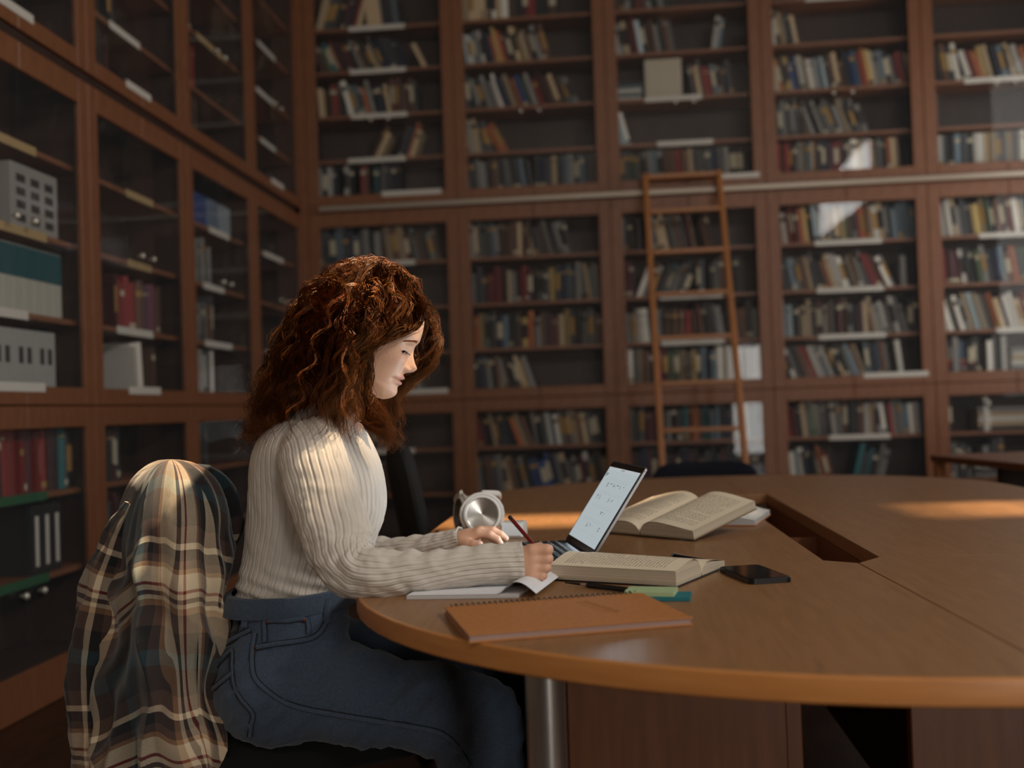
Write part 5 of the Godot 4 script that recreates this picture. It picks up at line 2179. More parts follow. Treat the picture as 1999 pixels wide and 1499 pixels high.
func sleeve(parent: Node3D, m: Material, path: Array, r1: Array, r2: Array, ribs: int, seed_: int) -> void:
	# r1 in the plane of the picture, r2 across it
	var nv := 190
	var c := curve(path, nv)
	var a1 := curve(r1, nv)
	var a2 := curve(r2, nv)
	var nu := ribs * 9
	var nz := FastNoiseLite.new()
	nz.seed = seed_
	nz.frequency = 1.0
	nz.fractal_octaves = 2
	var P := PackedVector3Array()
	for j in nv:
		var tn: Vector3 = (c[mini(j + 1, nv - 1)] - c[maxi(j - 1, 0)]).normalized()
		if j < 14:
			tn = (c[16] - c[4]).normalized()
		var side := Vector3(0, 0, 1)
		side = (side - tn * side.dot(tn)).normalized()
		var up := side.cross(tn).normalized()
		var q := float(j) / (nv - 1)
		var cap := sqrt(clampf(q / 0.05, 0.0, 1.0)) if q < 0.05 else 1.0
		var elbow := exp(-pow((q - 0.5) / 0.16, 2.0))
		for i in nu:
			var th := TAU * i / nu
			var wr := nz.get_noise_3d(q * 16.0, cos(th) * 1.1, sin(th) * 1.1)
			var d := wr * lerpf(0.003, 0.0065, elbow)
			# small cross folds along the top of the forearm
			d += 0.0022 * sin(q * 95.0 + 2.0 * sin(th)) * smoothstep(0.55, 0.7, q) * smoothstep(0.97, 0.85, q) * maxf(0.0, cos(th))
			d += 0.0022 * rib(th + 0.15 * sin(q * 9.0), ribs)
			P.append(c[j] + up * cos(th) * (a1[j] * cap + d) + side * sin(th) * (a2[j] * cap + d))
	# turn the cuff's edge inwards
	for k in 2:
		for i in nu:
			var p := P[(nv - 1) * nu + i]
			var o: Vector3 = c[nv - 1]
			P.append(p + (o - p).normalized() * (0.003 + 0.002 * k) - (c[nv - 1] - c[nv - 2]).normalized() * 0.012 * k)
	var g := Geo.new()
	g.grid(P, nu, nv + 2, true)
	part("sleeve", g, m, parent)


func jeans(t: Node3D) -> void:
	var m := plain(Color.WHITE, 0.92)
	m.albedo_texture = noise_tex(61, 0.035, 512, [Color(0.20, 0.25, 0.33), Color(0.32, 0.38, 0.46), Color(0.26, 0.32, 0.40), Color(0.40, 0.46, 0.54)], 5)
	m.uv1_triplanar = true
	m.uv1_scale = Vector3(5, 5, 5)
	m.detail_enabled = true
	m.detail_blend_mode = BaseMaterial3D.BLEND_MODE_MUL
	m.detail_albedo = ImageTexture.create_from_image(twill())
	m.detail_uv_layer = BaseMaterial3D.DETAIL_UV_2
	m.uv2_triplanar = true
	m.uv2_scale = Vector3(60, 60, 60)
	m.rim_enabled = true
	m.rim = 0.3
	var f := Field.new()
	f.k = 0.05
	# waist, pelvis, seat
	f.add(Vector3(-0.587, 0.684, -1.97), Vector3(-0.623, 0.663, -2.09), 0.092, 0.092)
	f.add(Vector3(-0.61, 0.624, -1.965), Vector3(-0.651, 0.597, -2.095), 0.099, 0.099)
	f.add(Vector3(-0.658, 0.533, -1.95), Vector3(-0.712, 0.491, -2.11), 0.078, 0.078)
	f.add(Vector3(-0.616, 0.546, -1.94), Vector3(-0.657, 0.51, -2.12), 0.09, 0.09)
	var leg := [Vector3(-0.614, 0.543, -1.935), Vector3(-0.465, 0.53, -1.925), Vector3(-0.324, 0.51, -1.915), Vector3(-0.244, 0.485, -1.91)]
	f.chain(leg, [0.085, 0.0765, 0.069, 0.0655])
	f.chain([leg[3], leg[3] + Vector3(0.008, -0.14, 0), leg[3] + Vector3(0.012, -0.36, 0)], [0.0655, 0.07, 0.068])
	var far := []
	for p: Vector3 in leg:
		far.append(Vector3(p.x + 0.01, p.y + 0.004, p.z - 0.225))
	f.chain(far, [0.085, 0.0765, 0.069, 0.0655])
	f.chain([far[3], far[3] + Vector3(0.0, -0.14, 0), far[3] + Vector3(0.0, -0.36, 0)], [0.0655, 0.07, 0.068])
	# creases
	for s: Array in [
			[Vector3(-0.499, 0.617, -1.85), Vector3(-0.573, 0.582, -1.85), 0.007, 0.011], [Vector3(-0.454, 0.619, -1.85), Vector3(-0.528, 0.573, -1.85), 0.005, 0.010], [Vector3(-0.61, 0.574, -1.85), Vector3(-0.554, 0.604, -1.85), 0.006, 0.009],
			[Vector3(-0.365, 0.575, -1.85), Vector3(-0.43, 0.519, -1.85), 0.004, 0.009], [Vector3(-0.312, 0.566, -1.85), Vector3(-0.358, 0.514, -1.85), 0.0035, 0.009], [Vector3(-0.242, 0.53, -1.85), Vector3(-0.315, 0.478, -1.85), 0.005, 0.010],
			[Vector3(-0.198, 0.515, -1.84), Vector3(-0.27, 0.463, -1.84), 0.005, 0.010], [Vector3(-0.19, 0.48, -1.84), Vector3(-0.266, 0.437, -1.84), 0.005, 0.011], [Vector3(-0.67, 0.579, -1.85), Vector3(-0.658, 0.516, -1.85), 0.003, 0.010]]:
		f.fold(s[0], s[1], s[2] * 1.7, s[3])
	jean_field = f
	var g := nets(f, Vector3(-0.80, 0.02, -2.27), Vector3(-0.10, 0.70, -1.82), 0.0085)
	# a flat cut at the waist
	var top_y := 0.688
	for i in g.V.size():
		if g.V[i].y > top_y:
			g.V[i].y = top_y
	# small drag wrinkles in the cloth
	var wn := FastNoiseLite.new()
	wn.seed = 31
	wn.frequency = 1.0
	wn.fractal_octaves = 2
	for i in g.V.size():
		var p := g.V[i]
		if p.y < top_y - 0.03:
			g.V[i] = p + g.N[i] * 0.0055 * wn.get_noise_3d((p.x + p.y) * 9.0, (p.x - p.y) * 34.0, p.z * 9.0)
	var nn := PackedVector3Array()
	nn.resize(g.V.size())
	for k in range(0, g.I.size(), 3):
		var mm := (g.V[g.I[k + 2]] - g.V[g.I[k]]).cross(g.V[g.I[k + 1]] - g.V[g.I[k]])
		for q in 3:
			nn[g.I[k + q]] += mm
	for i in nn.size():
		nn[i] = nn[i].normalized()
	g.N = nn
	var jo := part("jeans", g, m, t, "worn blue denim jeans")
	# waistband
	var B: Vector3 = Vector3(-0.721, 0.688, -2.03)
	var F: Vector3 = Vector3(-0.489, 0.691, -2.03)
	var bl: Vector3 = Vector3(-0.734, 0.649, -2.03)
	var fl: Vector3 = Vector3(-0.486, 0.653, -2.03)
	var band := [Vector3(-0.556, 0.719, -1.867), Vector3(-0.557, 0.683, -1.867)]
	B.y = band[0].y - 0.004
	F.y = band[0].y + 0.002
	bl.y = band[1].y - 0.006
	fl.y = band[1].y + 0.002
	var P := PackedVector3Array()
	var nu := 120
	for q: Array in [[0.0, -0.006], [0.0, 0.0025], [0.06, 0.0045], [0.5, 0.005], [0.94, 0.0045], [1.0, 0.001], [1.0, -0.006]]:
		var b := B.lerp(bl, q[0])
		var f2 := F.lerp(fl, q[0])
		for i in nu:
			var th := TAU * i / nu
			var cx := signf(cos(th)) * pow(absf(cos(th)), 0.86)
			var sz := signf(sin(th)) * pow(absf(sin(th)), 0.86)
			P.append((b + f2) * 0.5 + (f2 - b) * 0.5 * cx * (1.0 + q[1] * 9.0) + Vector3(0, 0, (0.1625 + q[1]) * sz))
	var wg := Geo.new()
	wg.grid(P, nu, 7, true)
	part("waistband", wg, m, jo)
	# belt loops, patch, rivets, seams
	for l: Array in [[Vector3(-0.499, 0.718, -1.86), Vector3(-0.502, 0.676, -1.86)], [Vector3(-0.649, 0.711, -1.885), Vector3(-0.66, 0.666, -1.885)]]:
		var a := on_jeans(l[0], 0.0085)
		var b := on_jeans(l[1], 0.0055)
		var lg := Geo.new()
		lg.tube(curve([a, a.lerp(b, 0.5) + Vector3(0, 0, 0.003), b], 8), [0.006], 8, true, 0.3, Vector3(1, 0, 0))
		part("belt_loop", lg, m, jo)
	var pg := Geo.new()
	var pc := []
	for q: Vector3 in [Vector3(-0.697, 0.693, -1.93), Vector3(-0.682, 0.694, -1.93), Vector3(-0.689, 0.65, -1.93), Vector3(-0.71, 0.643, -1.93)]:
		pc.append(on_jeans(q, 0.006))
	pg.quad(pc[0], pc[1], pc[2], pc[3], Vector3(-0.5, 0.2, 1))
	pg.quad(pc[0] + Vector3(0.002, 0, -0.004), pc[1] + Vector3(0.002, 0, -0.004), pc[2] + Vector3(0.002, 0, -0.004), pc[3] + Vector3(0.002, 0, -0.004), Vector3(0.5, -0.2, -1))
	part("leather_patch", pg, plain(Color(0.42, 0.25, 0.13), 0.7), jo, "tan leather patch")
	for q: Vector3 in [Vector3(-0.605, 0.681, -1.85), Vector3(-0.541, 0.683, -1.85), Vector3(-0.626, 0.636, -1.85)]:
		var rg := Geo.new()
		var p := on_jeans(q, 0.001)
		rg.lathe(Transform3D(Basis(Vector3(1, 0, 0), Vector3(0, 0, 1), Vector3(0, -1, 0)), p), [Vector2(0.0045, -0.002), Vector2(0.0045, 0.0008), Vector2(0.003, 0.0018), Vector2(0.0012, 0.0014), Vector2(0.0, 0.0022)], 14)
		part("rivet", rg, plain(Color(0.45, 0.24, 0.14), 0.4, 0.8), jo, "copper rivet")
	var seams := [
		[Vector3(-0.628, 0.663, -1.85), Vector3(-0.633, 0.632, -1.85), Vector3(-0.634, 0.605, -1.85), Vector3(-0.629, 0.583, -1.85), Vector3(-0.61, 0.563, -1.85), Vector3(-0.579, 0.542, -1.85), Vector3(-0.538, 0.529, -1.85), Vector3(-0.466, 0.516, -1.85), Vector3(-0.394, 0.504, -1.85), Vector3(-0.341, 0.495, -1.85), Vector3(-0.306, 0.486, -1.85), Vector3(-0.28, 0.465, -1.85), Vector3(-0.259, 0.43, -1.85)],
		[Vector3(-0.626, 0.637, -1.85), Vector3(-0.59, 0.643, -1.85), Vector3(-0.553, 0.647, -1.85), Vector3(-0.525, 0.653, -1.85), Vector3(-0.509, 0.665, -1.85), Vector3(-0.5, 0.681, -1.85)],
		[Vector3(-0.611, 0.647, -1.85), Vector3(-0.61, 0.665, -1.85), Vector3(-0.608, 0.682, -1.85), Vector3(-0.57, 0.683, -1.85), Vector3(-0.536, 0.685, -1.85), Vector3(-0.532, 0.66, -1.85)],
		[Vector3(-0.698, 0.635, -1.87), Vector3(-0.675, 0.649, -1.87), Vector3(-0.642, 0.665, -1.87)],
		[Vector3(-0.716, 0.593, -1.88), Vector3(-0.701, 0.61, -1.88), Vector3(-0.682, 0.626, -1.88), Vector3(-0.682, 0.598, -1.88), Vector3(-0.68, 0.567, -1.88), Vector3(-0.667, 0.539, -1.88), Vector3(-0.647, 0.514, -1.88), Vector3(-0.65, 0.494, -1.88), Vector3(-0.653, 0.473, -1.88)],
		[Vector3(-0.719, 0.558, -1.88), Vector3(-0.702, 0.571, -1.88), Vector3(-0.68, 0.588, -1.88)],
	]
	for s: Array in seams:
		var line := curve(s, s.size() * 7)
		var mid := []
		var l2 := []
		for i in line.size():
			var p: Vector3 = line[i]
			var d: Vector3 = (line[mini(i + 1, line.size() - 1)] - line[maxi(i - 1, 0)]).normalized()
			var o := Vector3(-d.y, d.x, 0)
			mid.append(on_jeans(p, 0.0012))
			l2.append([on_jeans(p + o * 0.0042, 0.0016), on_jeans(p - o * 0.0042, 0.0016)])
		var sg := Geo.new()
		sg.tube(mid, [0.0046], 8, false, 0.42)
		var seam := part("seam", sg, m, jo)
		var tg := Geo.new()
		for k in 2:
			tg.tube(l2.map(func(x): return x[k]), [0.0011], 5, false)
		part("stitching", tg, plain(Color(0.10, 0.115, 0.15), 0.85), seam, "dark stitching")


var jean_field: Field


func on_jeans(p: Vector3, lift: float) -> Vector3:
	# from a point just before the cloth, straight in until the cloth is met
	var d := (p - Vector3(0, 1.04, 0)).normalized()
	var q := p - d * 0.12
	for i in 60:
		var s := jean_field.d(q) - lift
		if s < 0.0003:
			break
		q += d * minf(s * 0.8, 0.02)
	return q


func twill() -> Image:
	var im := Image.create(64, 64, false, Image.FORMAT_RGB8)
	for y in 64:
		for x in 64:
			var v := 0.86 + 0.14 * sin((x + y) * TAU / 8.0)
			im.set_pixel(x, y, Color(v, v, v))
	return im


func shoes(t: Node3D) -> void:
	for s in 2:
		var g := Geo.new()
		var c := Vector3(-0.215, 0.0, -1.912 - 0.222 * s)
		var P := PackedVector3Array()
		for q: Array in [[0.0, 0.98], [0.012, 1.0], [0.03, 0.97], [0.05, 0.82], [0.07, 0.6], [0.095, 0.42], [0.115, 0.36]]:
			for i in 36:
				var a := TAU * i / 36
				var lx: float = 0.13 * cos(a) * q[1] - (1.0 - q[1]) * 0.055
				P.append(c + Vector3(0.035 + lx, 0.001 + q[0], 0.044 * sin(a) * (0.6 + 0.4 * q[1])))
		g.grid(P, 36, 7, true)
		g.fan(P.slice(0, 36), Vector3.DOWN)
		part("shoe", g, M.black, t)


func pencil() -> void:
	var t := thing("pencil", "red pencil held in the writing hand", "pencil")
	var tip: Vector3 = Vector3(-0.099, 0.748, -1.914)
	var end: Vector3 = Vector3(-0.168, 0.854, -1.815)
	var d := (end - tip).normalized()
	var g := Geo.new()
	g.tube([tip + d * 0.018, end], [0.0038, 0.0038], 6)
	part("barrel", g, plain(Color(0.42, 0.02, 0.03), 0.35), t)
	g = Geo.new()
	g.tube([tip + d * 0.004, tip + d * 0.018], [0.001, 0.0037], 8)
	part("sharpened_cone", g, plain(Color(0.68, 0.5, 0.33), 0.7), t)
	g = Geo.new()
	g.tube([tip, tip + d * 0.0042], [0.0003, 0.001], 6)
	part("lead", g, M.black, t)
	g = Geo.new()
	g.tube([end, end + d * 0.005, end + d * 0.0062], [0.0038, 0.0038, 0.0028], 8)
	part("end_cap", g, plain(Color(0.12, 0.06, 0.05), 0.5), t)


# ---- hair ----

func in_head(p: Vector3) -> Vector3:
	return head_x.affine_inverse() * p


# outline of the hair, world x and y: back, near front edge beside the face, far front edge
const HAIR_BACK := [Vector2(-0.66, 0.979), Vector2(-0.663, 1.023), Vector2(-0.656, 1.072), Vector2(-0.634, 1.123), Vector2(-0.614, 1.16), Vector2(-0.591, 1.198), Vector2(-0.574, 1.232), Vector2(-0.554, 1.268), Vector2(-0.525, 1.299), Vector2(-0.485, 1.327)]
const HAIR_FACE := [Vector2(-0.392, 0.969), Vector2(-0.377, 0.997), Vector2(-0.374, 1.044), Vector2(-0.399, 1.063), Vector2(-0.435, 1.079), Vector2(-0.434, 1.098), Vector2(-0.429, 1.121), Vector2(-0.423, 1.149), Vector2(-0.413, 1.166), Vector2(-0.381, 1.183), Vector2(-0.345, 1.191), Vector2(-0.326, 1.211), Vector2(-0.319, 1.239)]
const HAIR_FAR := [Vector2(-0.415, 0.964), Vector2(-0.402, 0.993), Vector2(-0.4, 1.044), Vector2(-0.407, 1.074), Vector2(-0.386, 1.099), Vector2(-0.359, 1.115), Vector2(-0.338, 1.127), Vector2(-0.325, 1.152), Vector2(-0.316, 1.192), Vector2(-0.316, 1.227), Vector2(-0.329, 1.268), Vector2(-0.358, 1.305)]


const FRONT_LOCK := [Vector3(-0.459, 1.207, -1.95), Vector3(-0.451, 1.167, -1.95), Vector3(-0.447, 1.129, -1.945), Vector3(-0.451, 1.091, -1.94), Vector3(-0.446, 1.055, -1.94), Vector3(-0.426, 1.025, -1.945), Vector3(-0.407, 1, -1.95), Vector3(-0.405, 0.975, -1.955)]


func edge_x(line: Array, y: float) -> float:
	if y <= line[0].y:
		return line[0].x
	for i in range(1, line.size()):
		if y <= line[i].y:
			return lerpf(line[i - 1].x, line[i].x, (y - line[i - 1].y) / maxf(1e-5, line[i].y - line[i - 1].y))
	return line[-1].x


func hair(t: Node3D) -> void:
	var r := RandomNumberGenerator.new()
	r.seed = 21
	# the mass under the locks
	var f := Field.new()
	f.k = 0.05
	f.add(head_x * Vector3(-0.024, 0.122, 0.0), head_x * Vector3(-0.045, 0.112, 0.0), 0.09, 0.094)
	f.add(head_x * Vector3(-0.055, 0.06, 0.028), head_x * Vector3(-0.075, 0.0, 0.045), 0.072, 0.058)
	f.add(head_x * Vector3(-0.055, 0.06, -0.028), head_x * Vector3(-0.075, 0.0, -0.045), 0.072, 0.058)
	f.add(head_x * Vector3(0.03, 0.158, 0.0), head_x * Vector3(0.0, 0.16, 0.0), 0.057, 0.062)
	f.add(Vector3(-0.585, 1.12, -2.03), Vector3(-0.60, 1.06, -2.03), 0.06, 0.05)
	var g := nets(f, Vector3(-0.73, 0.95, -2.2), Vector3(-0.30, 1.36, -1.86), 0.011)
	var dark := plain(Color(0.60, 0.31, 0.15), 0.75)  # darker than the curls: shade between locks is put into this colour
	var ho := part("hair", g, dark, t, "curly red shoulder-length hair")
	# locks
	var V := PackedVector3Array()
	var N := PackedVector3Array()
	var C := PackedColorArray()
	var I := PackedInt32Array()
	var made := 0
	var tries := 0
	while made < 900 and tries < 9000:
		tries += 1
		var d := Vector3(r.randf_range(-1, 1), r.randf_range(-0.55, 1), r.randf_range(-1, 1))
		if d.length() > 1.0 or d.length() < 0.2:
			continue
		d = d.normalized()
		# no hair on the face and the neck
		if d.x > 0.30 and d.y < 0.60 or d.x > 0.62 and d.y < 0.72:
			continue
		if d.x > -0.05 and d.y < 0.0:
			continue
		if d.x < -0.05 and d.y < -0.45:
			continue
		made += 1
		var guide := lock_path(d, r)
		if guide.size() < 6:
			continue
		add_lock(guide, r, V, N, C, I, d)
	# locks that fall forward over the near shoulder, and the crown's own short layer
	for k in 46:
		var q := Vector3(r.randf_range(-0.016, 0.016), r.randf_range(-0.012, 0.012), r.randf_range(-0.02, 0.022))
		var pts := []
		var swing := r.randf_range(-0.6, 1.0)
		var n := 0
		for p: Vector3 in FRONT_LOCK:
			pts.append(p + q + Vector3(0.012 * swing * n / 6.0, 0, 0.0))
			n += 1
		add_lock(curve(pts, r.randi_range(26, 32)), r, V, N, C, I, Vector3.ZERO)
	for k in 110:
		var u := r.randf_range(-0.075, 0.055)
		var sg := 1.0 if r.randf() < 0.6 else -1.0
		var pts := []
		for i in 9:
			var a := deg_to_rad(-8.0 + 9.5 * i) * sg
			var h := 0.012 + 0.012 * sin(PI * i / 8.0) + r.randf_range(0.0, 0.007)
			pts.append(head_x * (Vector3(u - 0.004 * i, 0.112, 0.0) + Vector3(0, cos(a) * (0.105 * sqrt(1.0 - pow(u / 0.105, 2.0)) + h), sin(a) * (0.076 + h))))
		add_lock(curve(pts, 16), r, V, N, C, I, Vector3.ZERO)
	var lm := plain(Color.WHITE, 0.36, 0.0, 0.45)
	lm.vertex_color_use_as_albedo = true
	lm.backlight_enabled = true
	lm.backlight = Color(0.35, 0.13, 0.04)
	var lg := Geo.new()
	lg.V = V
	lg.N = N
	lg.C = C
	lg.I = I
	lg.U.resize(V.size())
	var lo := part("curls", lg, lm, ho, "loose copper-red curls")
	lo.set_meta("kind", "stuff")


func lock_path(d: Vector3, r: RandomNumberGenerator) -> Array:
	# walk from the scalp: over the head at the lock's own height, then down
	var ctr := Vector3(-0.004, 0.112, 0.0)
	var rad := Vector3(0.097, 0.105, 0.076)
	var p := ctr + Vector3(d.x * rad.x, d.y * rad.y, d.z * rad.z)
	var sgn := 1.0 if d.z + r.randf_range(-0.12, 0.12) > 0.0 else -1.0
	var fringe := d.x > 0.38 and d.y > 0.45
	var lift := r.randf_range(0.010, 0.036) * (0.55 if fringe else 1.0)
	var down := in_head(head_x.origin + Vector3(0, -1, 0)) - in_head(head_x.origin)
	var dir := Vector3(-0.25 + 0.35 * r.randf(), 0.25, sgn * 0.9)
	if fringe:
		dir = Vector3(0.55 + 0.2 * r.randf(), 0.2, sgn * 0.7)
	elif d.x < -0.3:
		dir = Vector3(-0.8, 0.1, sgn * 0.5 * r.randf())
	dir = (dir - d * dir.dot(d)).normalized() + d * 0.5
	dir = dir.normalized()
	var out := [head_x * p]
	var step := 0.0095
	var go := 0.0
	var end_y := r.randf_range(0.975, 1.05)
	var max_len := 0.52
	if fringe:
		max_len = r.randf_range(0.13, 0.19) if sgn > 0 else r.randf_range(0.17, 0.24)
	elif d.x > 0.1:
		max_len = r.randf_range(0.24, 0.40)
	var flare := r.randf_range(0.0, 0.25)
	var slack := 0.012 + 0.05 * pow(r.randf(), 2.0)
	while go < max_len and out.size() < 70:
		go += step
		var fall := smoothstep(0.02, 0.14, go)
		dir = (dir + down * (0.08 + 0.22 * fall)).normalized()
		# backs and sides stand away a little
		var hor := Vector3(p.x - ctr.x, 0, p.z)
		var away := hor.normalized() * flare * 0.10 * fall
		if d.x < 0.0:
			away += Vector3(-0.075, 0, 0) * fall
		dir = (dir + away).normalized()
		p += dir * step
		# stay outside the head by the lock's height
		var h := lift * smoothstep(0.0, 0.05, go) + 0.003
		var q := (p - ctr) / (rad + Vector3.ONE * h)
		if q.length() < 1.0 and p.y > -0.03:
			var n := q.normalized()
			p = ctr + n * (rad + Vector3.ONE * h)
			var nn := (n / (rad + Vector3.ONE * h)).normalized()
			dir = (dir - nn * minf(0.0, dir.dot(nn))).normalized()
		var w := head_x * p
		# the outline that the cut gives: behind, and beside the face
		var back := edge_x(HAIR_BACK, w.y) + slack
		if w.x < back:
			w.x = lerpf(w.x, back, 0.7)
		var front := edge_x(HAIR_FACE if w.z > -2.02 else HAIR_FAR, w.y) - slack * 0.8
		if w.x > front:
			w.x = lerpf(w.x, front, 0.75)
		w.y = minf(w.y, 1.322 - slack * 0.5)
		p = in_head(w)
		# rest on the shoulders and the back
		var sh := Vector3(clampf(w.x, -0.60, -0.545), 0.965, clampf(w.z, -2.14, -1.92))
		var rr := 0.062 + lift * 0.4
		if w.distance_to(sh) < rr:
			w = sh + (w - sh).normalized() * rr
			p = in_head(w)
		var nk := Vector3(-0.56, clampf(w.y, 0.9, 1.1), -2.03)
		if w.distance_to(nk) < 0.085:
			w = nk + (w - nk).normalized() * 0.085
			p = in_head(w)
		out.append(w)
		if w.y < end_y:
			break
	return out


func add_lock(guide: Array, r: RandomNumberGenerator, V: PackedVector3Array, N: PackedVector3Array, C: PackedColorArray, I: PackedInt32Array, d: Vector3) -> void:
	var n := guide.size()
	var wave := r.randf_range(0.045, 0.10)
	var amp := r.randf_range(0.004, 0.0115)
	var ph := r.randf() * TAU
	var hand := 1.0 if r.randf() > 0.5 else -1.0
	var tone := r.randf_range(0.72, 1.2)
	var X := []
	var Y := []
	var cen := []
	var last := Vector3(0, 0, 1)
	for i in n:
		var tn: Vector3 = (guide[mini(i + 1, n - 1)] - guide[maxi(i - 1, 0)]).normalized()
		var x := (last - tn * last.dot(tn)).normalized()
		last = x
		var y := tn.cross(x)
		X.append(x)
		Y.append(y)
		var s := i * 0.0095
		var a := amp * smoothstep(0.03, 0.16, s)
		var q := ph + hand * TAU * s / wave
		cen.append(guide[i] + x * cos(q) * a + y * sin(q) * a)
	var strands := 10
	for k in strands:
		var ao := r.randf() * TAU
		var ro := sqrt(r.randf()) * r.randf_range(0.004, 0.010)
		var thick := r.randf_range(0.00042, 0.00085)
		var stray := r.randf_range(0.0, 0.004)
		var ph2 := r.randf() * TAU
		var w2 := r.randf_range(0.02, 0.045)
		if k < 2:
			# a flyaway hair
			ro = r.randf_range(0.008, 0.017)
			thick = 0.00032
			stray = 0.006
		var stop := n - r.randi_range(0, maxi(1, n / 5))
		var g := tone * r.randf_range(0.78, 1.22)
		var col := Color(0.60 * g, 0.19 * g * r.randf_range(0.85, 1.25), 0.05 * g)
		var base := V.size()
		for i in stop:
			var s := i * 0.0095
			var f := float(i) / n
			var clump := lerpf(1.0, 0.5, smoothstep(0.0, 0.6, f)) + 0.5 * smoothstep(0.7, 1.0, f)
			var q := ao + f * 2.0
			var o: Vector3 = X[i] * (cos(q) * ro * clump + sin(ph2 + TAU * s / w2) * stray * f) + Y[i] * (sin(q) * ro * clump + cos(ph2 + TAU * s / w2 * 0.8) * stray * f)
			var c: Vector3 = cen[i] + o
			var rad := thick * (1.0 - 0.75 * smoothstep(0.55, 1.0, float(i) / stop))
			for m in 3:
				var a := TAU * m / 3
				var nn: Vector3 = X[i] * cos(a) + Y[i] * sin(a)
				V.append(c + nn * rad)
				N.append(nn)
				C.append(col)
		for i in stop - 1:
			for m in 3:
				var a := base + i * 3 + m
				var b := base + i * 3 + (m + 1) % 3
				I.append(a)
				I.append(b)
				I.append(a + 3)
				I.append(b)
				I.append(b + 3)
				I.append(a + 3)


# ---- plaid shirt over the chair ----

func plaid() -> Image:
	var n := 768
	var cream := Color(0.83, 0.75, 0.63)
	var brown := Color(0.28, 0.20, 0.17)
	var black := Color(0.06, 0.06, 0.075)
	var teal := Color(0.07, 0.22, 0.27)
	var red := Color(0.45, 0.12, 0.08)
	var tan := Color(0.58, 0.42, 0.29)
	var seq := [[cream, 0.10], [red, 0.022], [cream, 0.035], [brown, 0.03], [cream, 0.03], [tan, 0.04], [brown, 0.12], [black, 0.14], [teal, 0.10], [black, 0.17], [brown, 0.10], [cream, 0.04], [black, 0.07], [brown, 0.05], [tan, 0.03]]
	var line := []
	var sum := 0.0
	for s: Array in seq:
		sum += s[1]
	for i in n:
		var q := float(i) / n * sum
		for s: Array in seq:
			q -= s[1]
			if q <= 0.0:
				line.append(s[0])
				break
		if line.size() <= i:
			line.append(tan)
	var im := Image.create(n, n, false, Image.FORMAT_RGB8)
	for y in n:
		for x in n:
			var over := ((x + y) / 2) % 2 == 0
			im.set_pixel(x, y, line[x] if over else line[y])
	return im


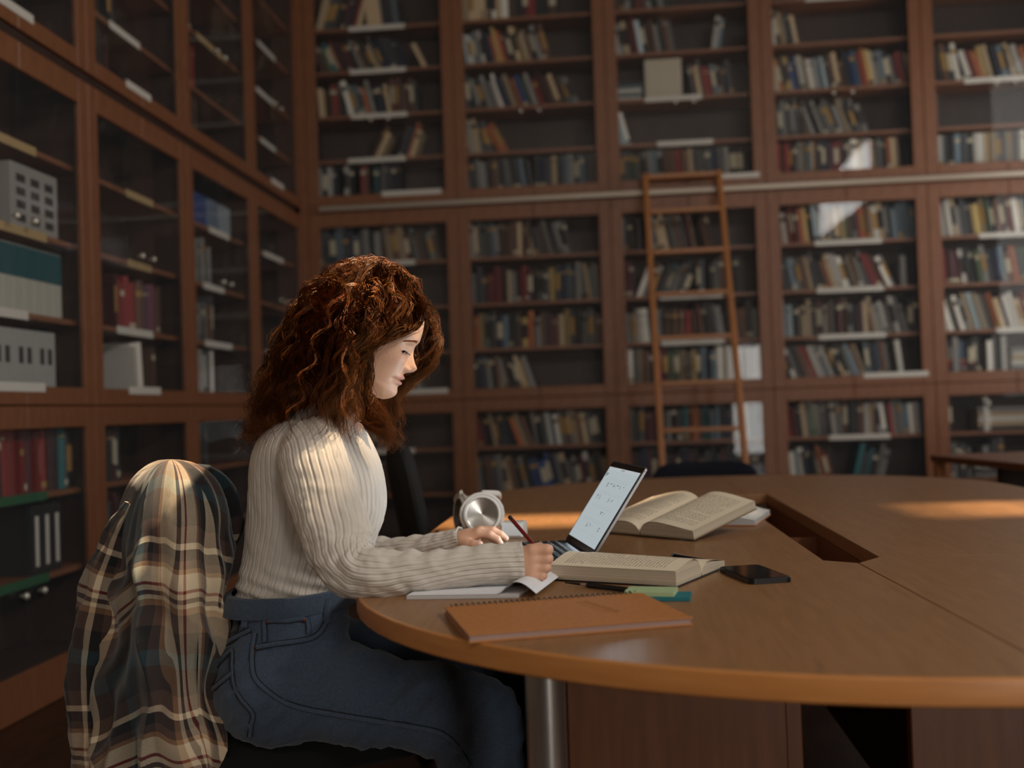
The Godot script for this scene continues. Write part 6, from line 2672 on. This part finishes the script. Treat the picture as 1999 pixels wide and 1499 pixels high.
func plaid_shirt() -> void:
	var m := textured(plaid(), 0.95)
	m.uv1_scale = Vector3(3.4, 3.4, 1)
	m.rim_enabled = true
	m.rim = 0.5
	m.rim_tint = 0.6
	var a := deg_to_rad(33)
	var t := thing("plaid_shirt", "cream, brown and teal plaid flannel shirt draped over the chair back", "shirt", Transform3D(Basis(Vector3(sin(a), 0, cos(a)), Vector3.UP, Vector3(-cos(a), 0, sin(a))), Vector3(-0.853, 0, -2.045)))
	# local: x along the width of the chair back (towards the camera), z out of its back
	var nz := FastNoiseLite.new()
	nz.seed = 9
	nz.frequency = 1.0
	nz.fractal_octaves = 2
	var nu := 220
	var nd := 40
	var nb := 130
	var P := PackedVector3Array()
	var uv := PackedVector2Array()
	for j in nd + nb + 1:
		for i in nu + 1:
			var th := TAU * i / nu
			var c := cos(th)
			var s := sin(th)
			var cx := signf(c) * pow(absf(c), 0.72)
			var sz := signf(s) * pow(absf(s), 0.72)
			# the face towards the sitter hangs less far
			var front := smoothstep(-0.15, -0.75, s)
			var hem := lerpf(0.34, 0.76, front) + 0.03 * sin(th * 3.0 + 1.0)
			var y: float
			var k: float
			var down: float
			if j <= nd:
				var ph := PI / 2 * j / nd
				k = pow(sin(ph), 0.9)
				y = 0.962 - 0.125 * (1.0 - cos(ph))
				down = 0.16 * ph / (PI / 2)
			else:
				var q := float(j - nd) / nb
				y = lerpf(0.837, hem, q)
				k = 1.0
				down = 0.16 + (0.837 - y)
			var drop := clampf((0.90 - y) / 0.5, 0.0, 1.0)
			var wide := 0.195 + 0.03 * drop
			var thick := 0.092 + (0.075 * drop if s > 0.0 else -0.01 * drop)
			var f := nz.get_noise_3d(c * 1.3 + 5.0, s * 1.3, y * 1.6)
			var tw := th + 1.1 * (0.9 - y) + 0.5 * nz.get_noise_2d(c * 0.8 + 3.0, y * 2.2)
			var crease := 1.0 - 2.0 * pow(absf(sin(tw * 3.5)), 0.6)
			var d := 0.024 * f * (0.35 + drop) + (0.003 + 0.014 * drop) * crease + (0.002 + 0.006 * drop) * sin(th * 11.0 + 5.0 * nz.get_noise_2d(c * 0.7, y * 3.0))
			# slanting pull folds from the shoulder
			d += 0.009 * sin(y * 30.0 + th * 2.2) * smoothstep(0.2, 0.6, drop) * smoothstep(1.1, 0.7, drop)
			d += 0.008 * sin((y * 46.0 + c * 5.0)) * exp(-pow((y - 0.74) / 0.07, 2.0))
			P.append(Vector3(cx * (wide * k + d * k), y + 0.01 * f * k, sz * (thick * k + d * k)))
			uv.append(Vector2(th / TAU * 0.88 + 0.06 * f + 0.16 * (0.9 - y) * sin(th + 0.6), down + 0.10 * c * (0.6 + 0.4 * s) + 0.03 * nz.get_noise_2d(c, s)))
	var g := Geo.new()
	g.grid(P, nu + 1, nd + nb + 1, false, uv)
	part("back_panel", g, m, t)
	var inv := t.transform.affine_inverse()
	# a sleeve that hangs down behind
	var path := [Vector3(-0.899, 0.882, -1.98), Vector3(-0.927, 0.81, -1.98), Vector3(-0.954, 0.733, -1.98), Vector3(-0.972, 0.656, -1.98), Vector3(-0.986, 0.569, -1.98), Vector3(-0.985, 0.482, -1.98), Vector3(-0.98, 0.347, -1.98)]
	cloth_tube(t, m, inv, path, [0.02, 0.036, 0.046, 0.05, 0.052, 0.05, 0.046], 0.5, 13, "sleeve")
	# collar and front edge folded towards the sitter
	cloth_tube(t, m, inv, [Vector3(-0.826, 0.932, -2.02), Vector3(-0.791, 0.919, -2.02), Vector3(-0.766, 0.897, -2.02), Vector3(-0.749, 0.864, -2.02), Vector3(-0.74, 0.83, -2.02), Vector3(-0.739, 0.794, -2.02)], [0.02, 0.038, 0.044, 0.044, 0.038, 0.02], 0.75, 17, "collar_fold")
	cloth_tube(t, m, inv, [Vector3(-0.797, 0.867, -1.95), Vector3(-0.771, 0.812, -1.93), Vector3(-0.759, 0.756, -1.93), Vector3(-0.757, 0.7, -1.93), Vector3(-0.769, 0.634, -1.93), Vector3(-0.767, 0.569, -1.93), Vector3(-0.775, 0.494, -1.93), Vector3(-0.789, 0.401, -1.93)], [0.02, 0.024, 0.022, 0.026, 0.024, 0.026, 0.022, 0.026], 0.45, 19, "front_edge")


func cloth_tube(t: Node3D, m: Material, inv: Transform3D, path: Array, radii: Array, flat: float, seed_: int, called: String) -> void:
	var nv := 90
	var nu := 56
	var c := curve(path, nv)
	var rr := curve(radii, nv)
	var nz := FastNoiseLite.new()
	nz.seed = seed_
	nz.frequency = 1.0
	var P := PackedVector3Array()
	var uv := PackedVector2Array()
	var run := 0.0
	for j in nv:
		if j > 0:
			run += c[j].distance_to(c[j - 1])
		var tn: Vector3 = (c[mini(j + 1, nv - 1)] - c[maxi(j - 1, 0)]).normalized()
		var z := Vector3(0.1, 0, 1)
		z = (z - tn * z.dot(tn)).normalized()
		var x := tn.cross(z)
		for i in nu + 1:
			var th := TAU * i / nu
			var d := 0.010 * nz.get_noise_3d(cos(th) * 1.2, sin(th) * 1.2, run * 9.0) + 0.0035 * sin(th * 5.0 + run * 14.0)
			var r: float = rr[j] + d
			P.append(inv * (c[j] + x * cos(th) * r + z * sin(th) * r * flat))
			uv.append(Vector2(th / TAU * 0.3 + 0.37 + seed_ * 0.031, run + seed_ * 0.057))
	var g := Geo.new()
	g.grid(P, nu + 1, nv, false, uv)
	g.fan(P.slice(0, nu), inv.basis * (c[0] - c[1]))
	g.fan(P.slice((nv - 1) * (nu + 1), (nv - 1) * (nu + 1) + nu), inv.basis * (c[nv - 1] - c[nv - 2]))
	part(called, g, m, t)
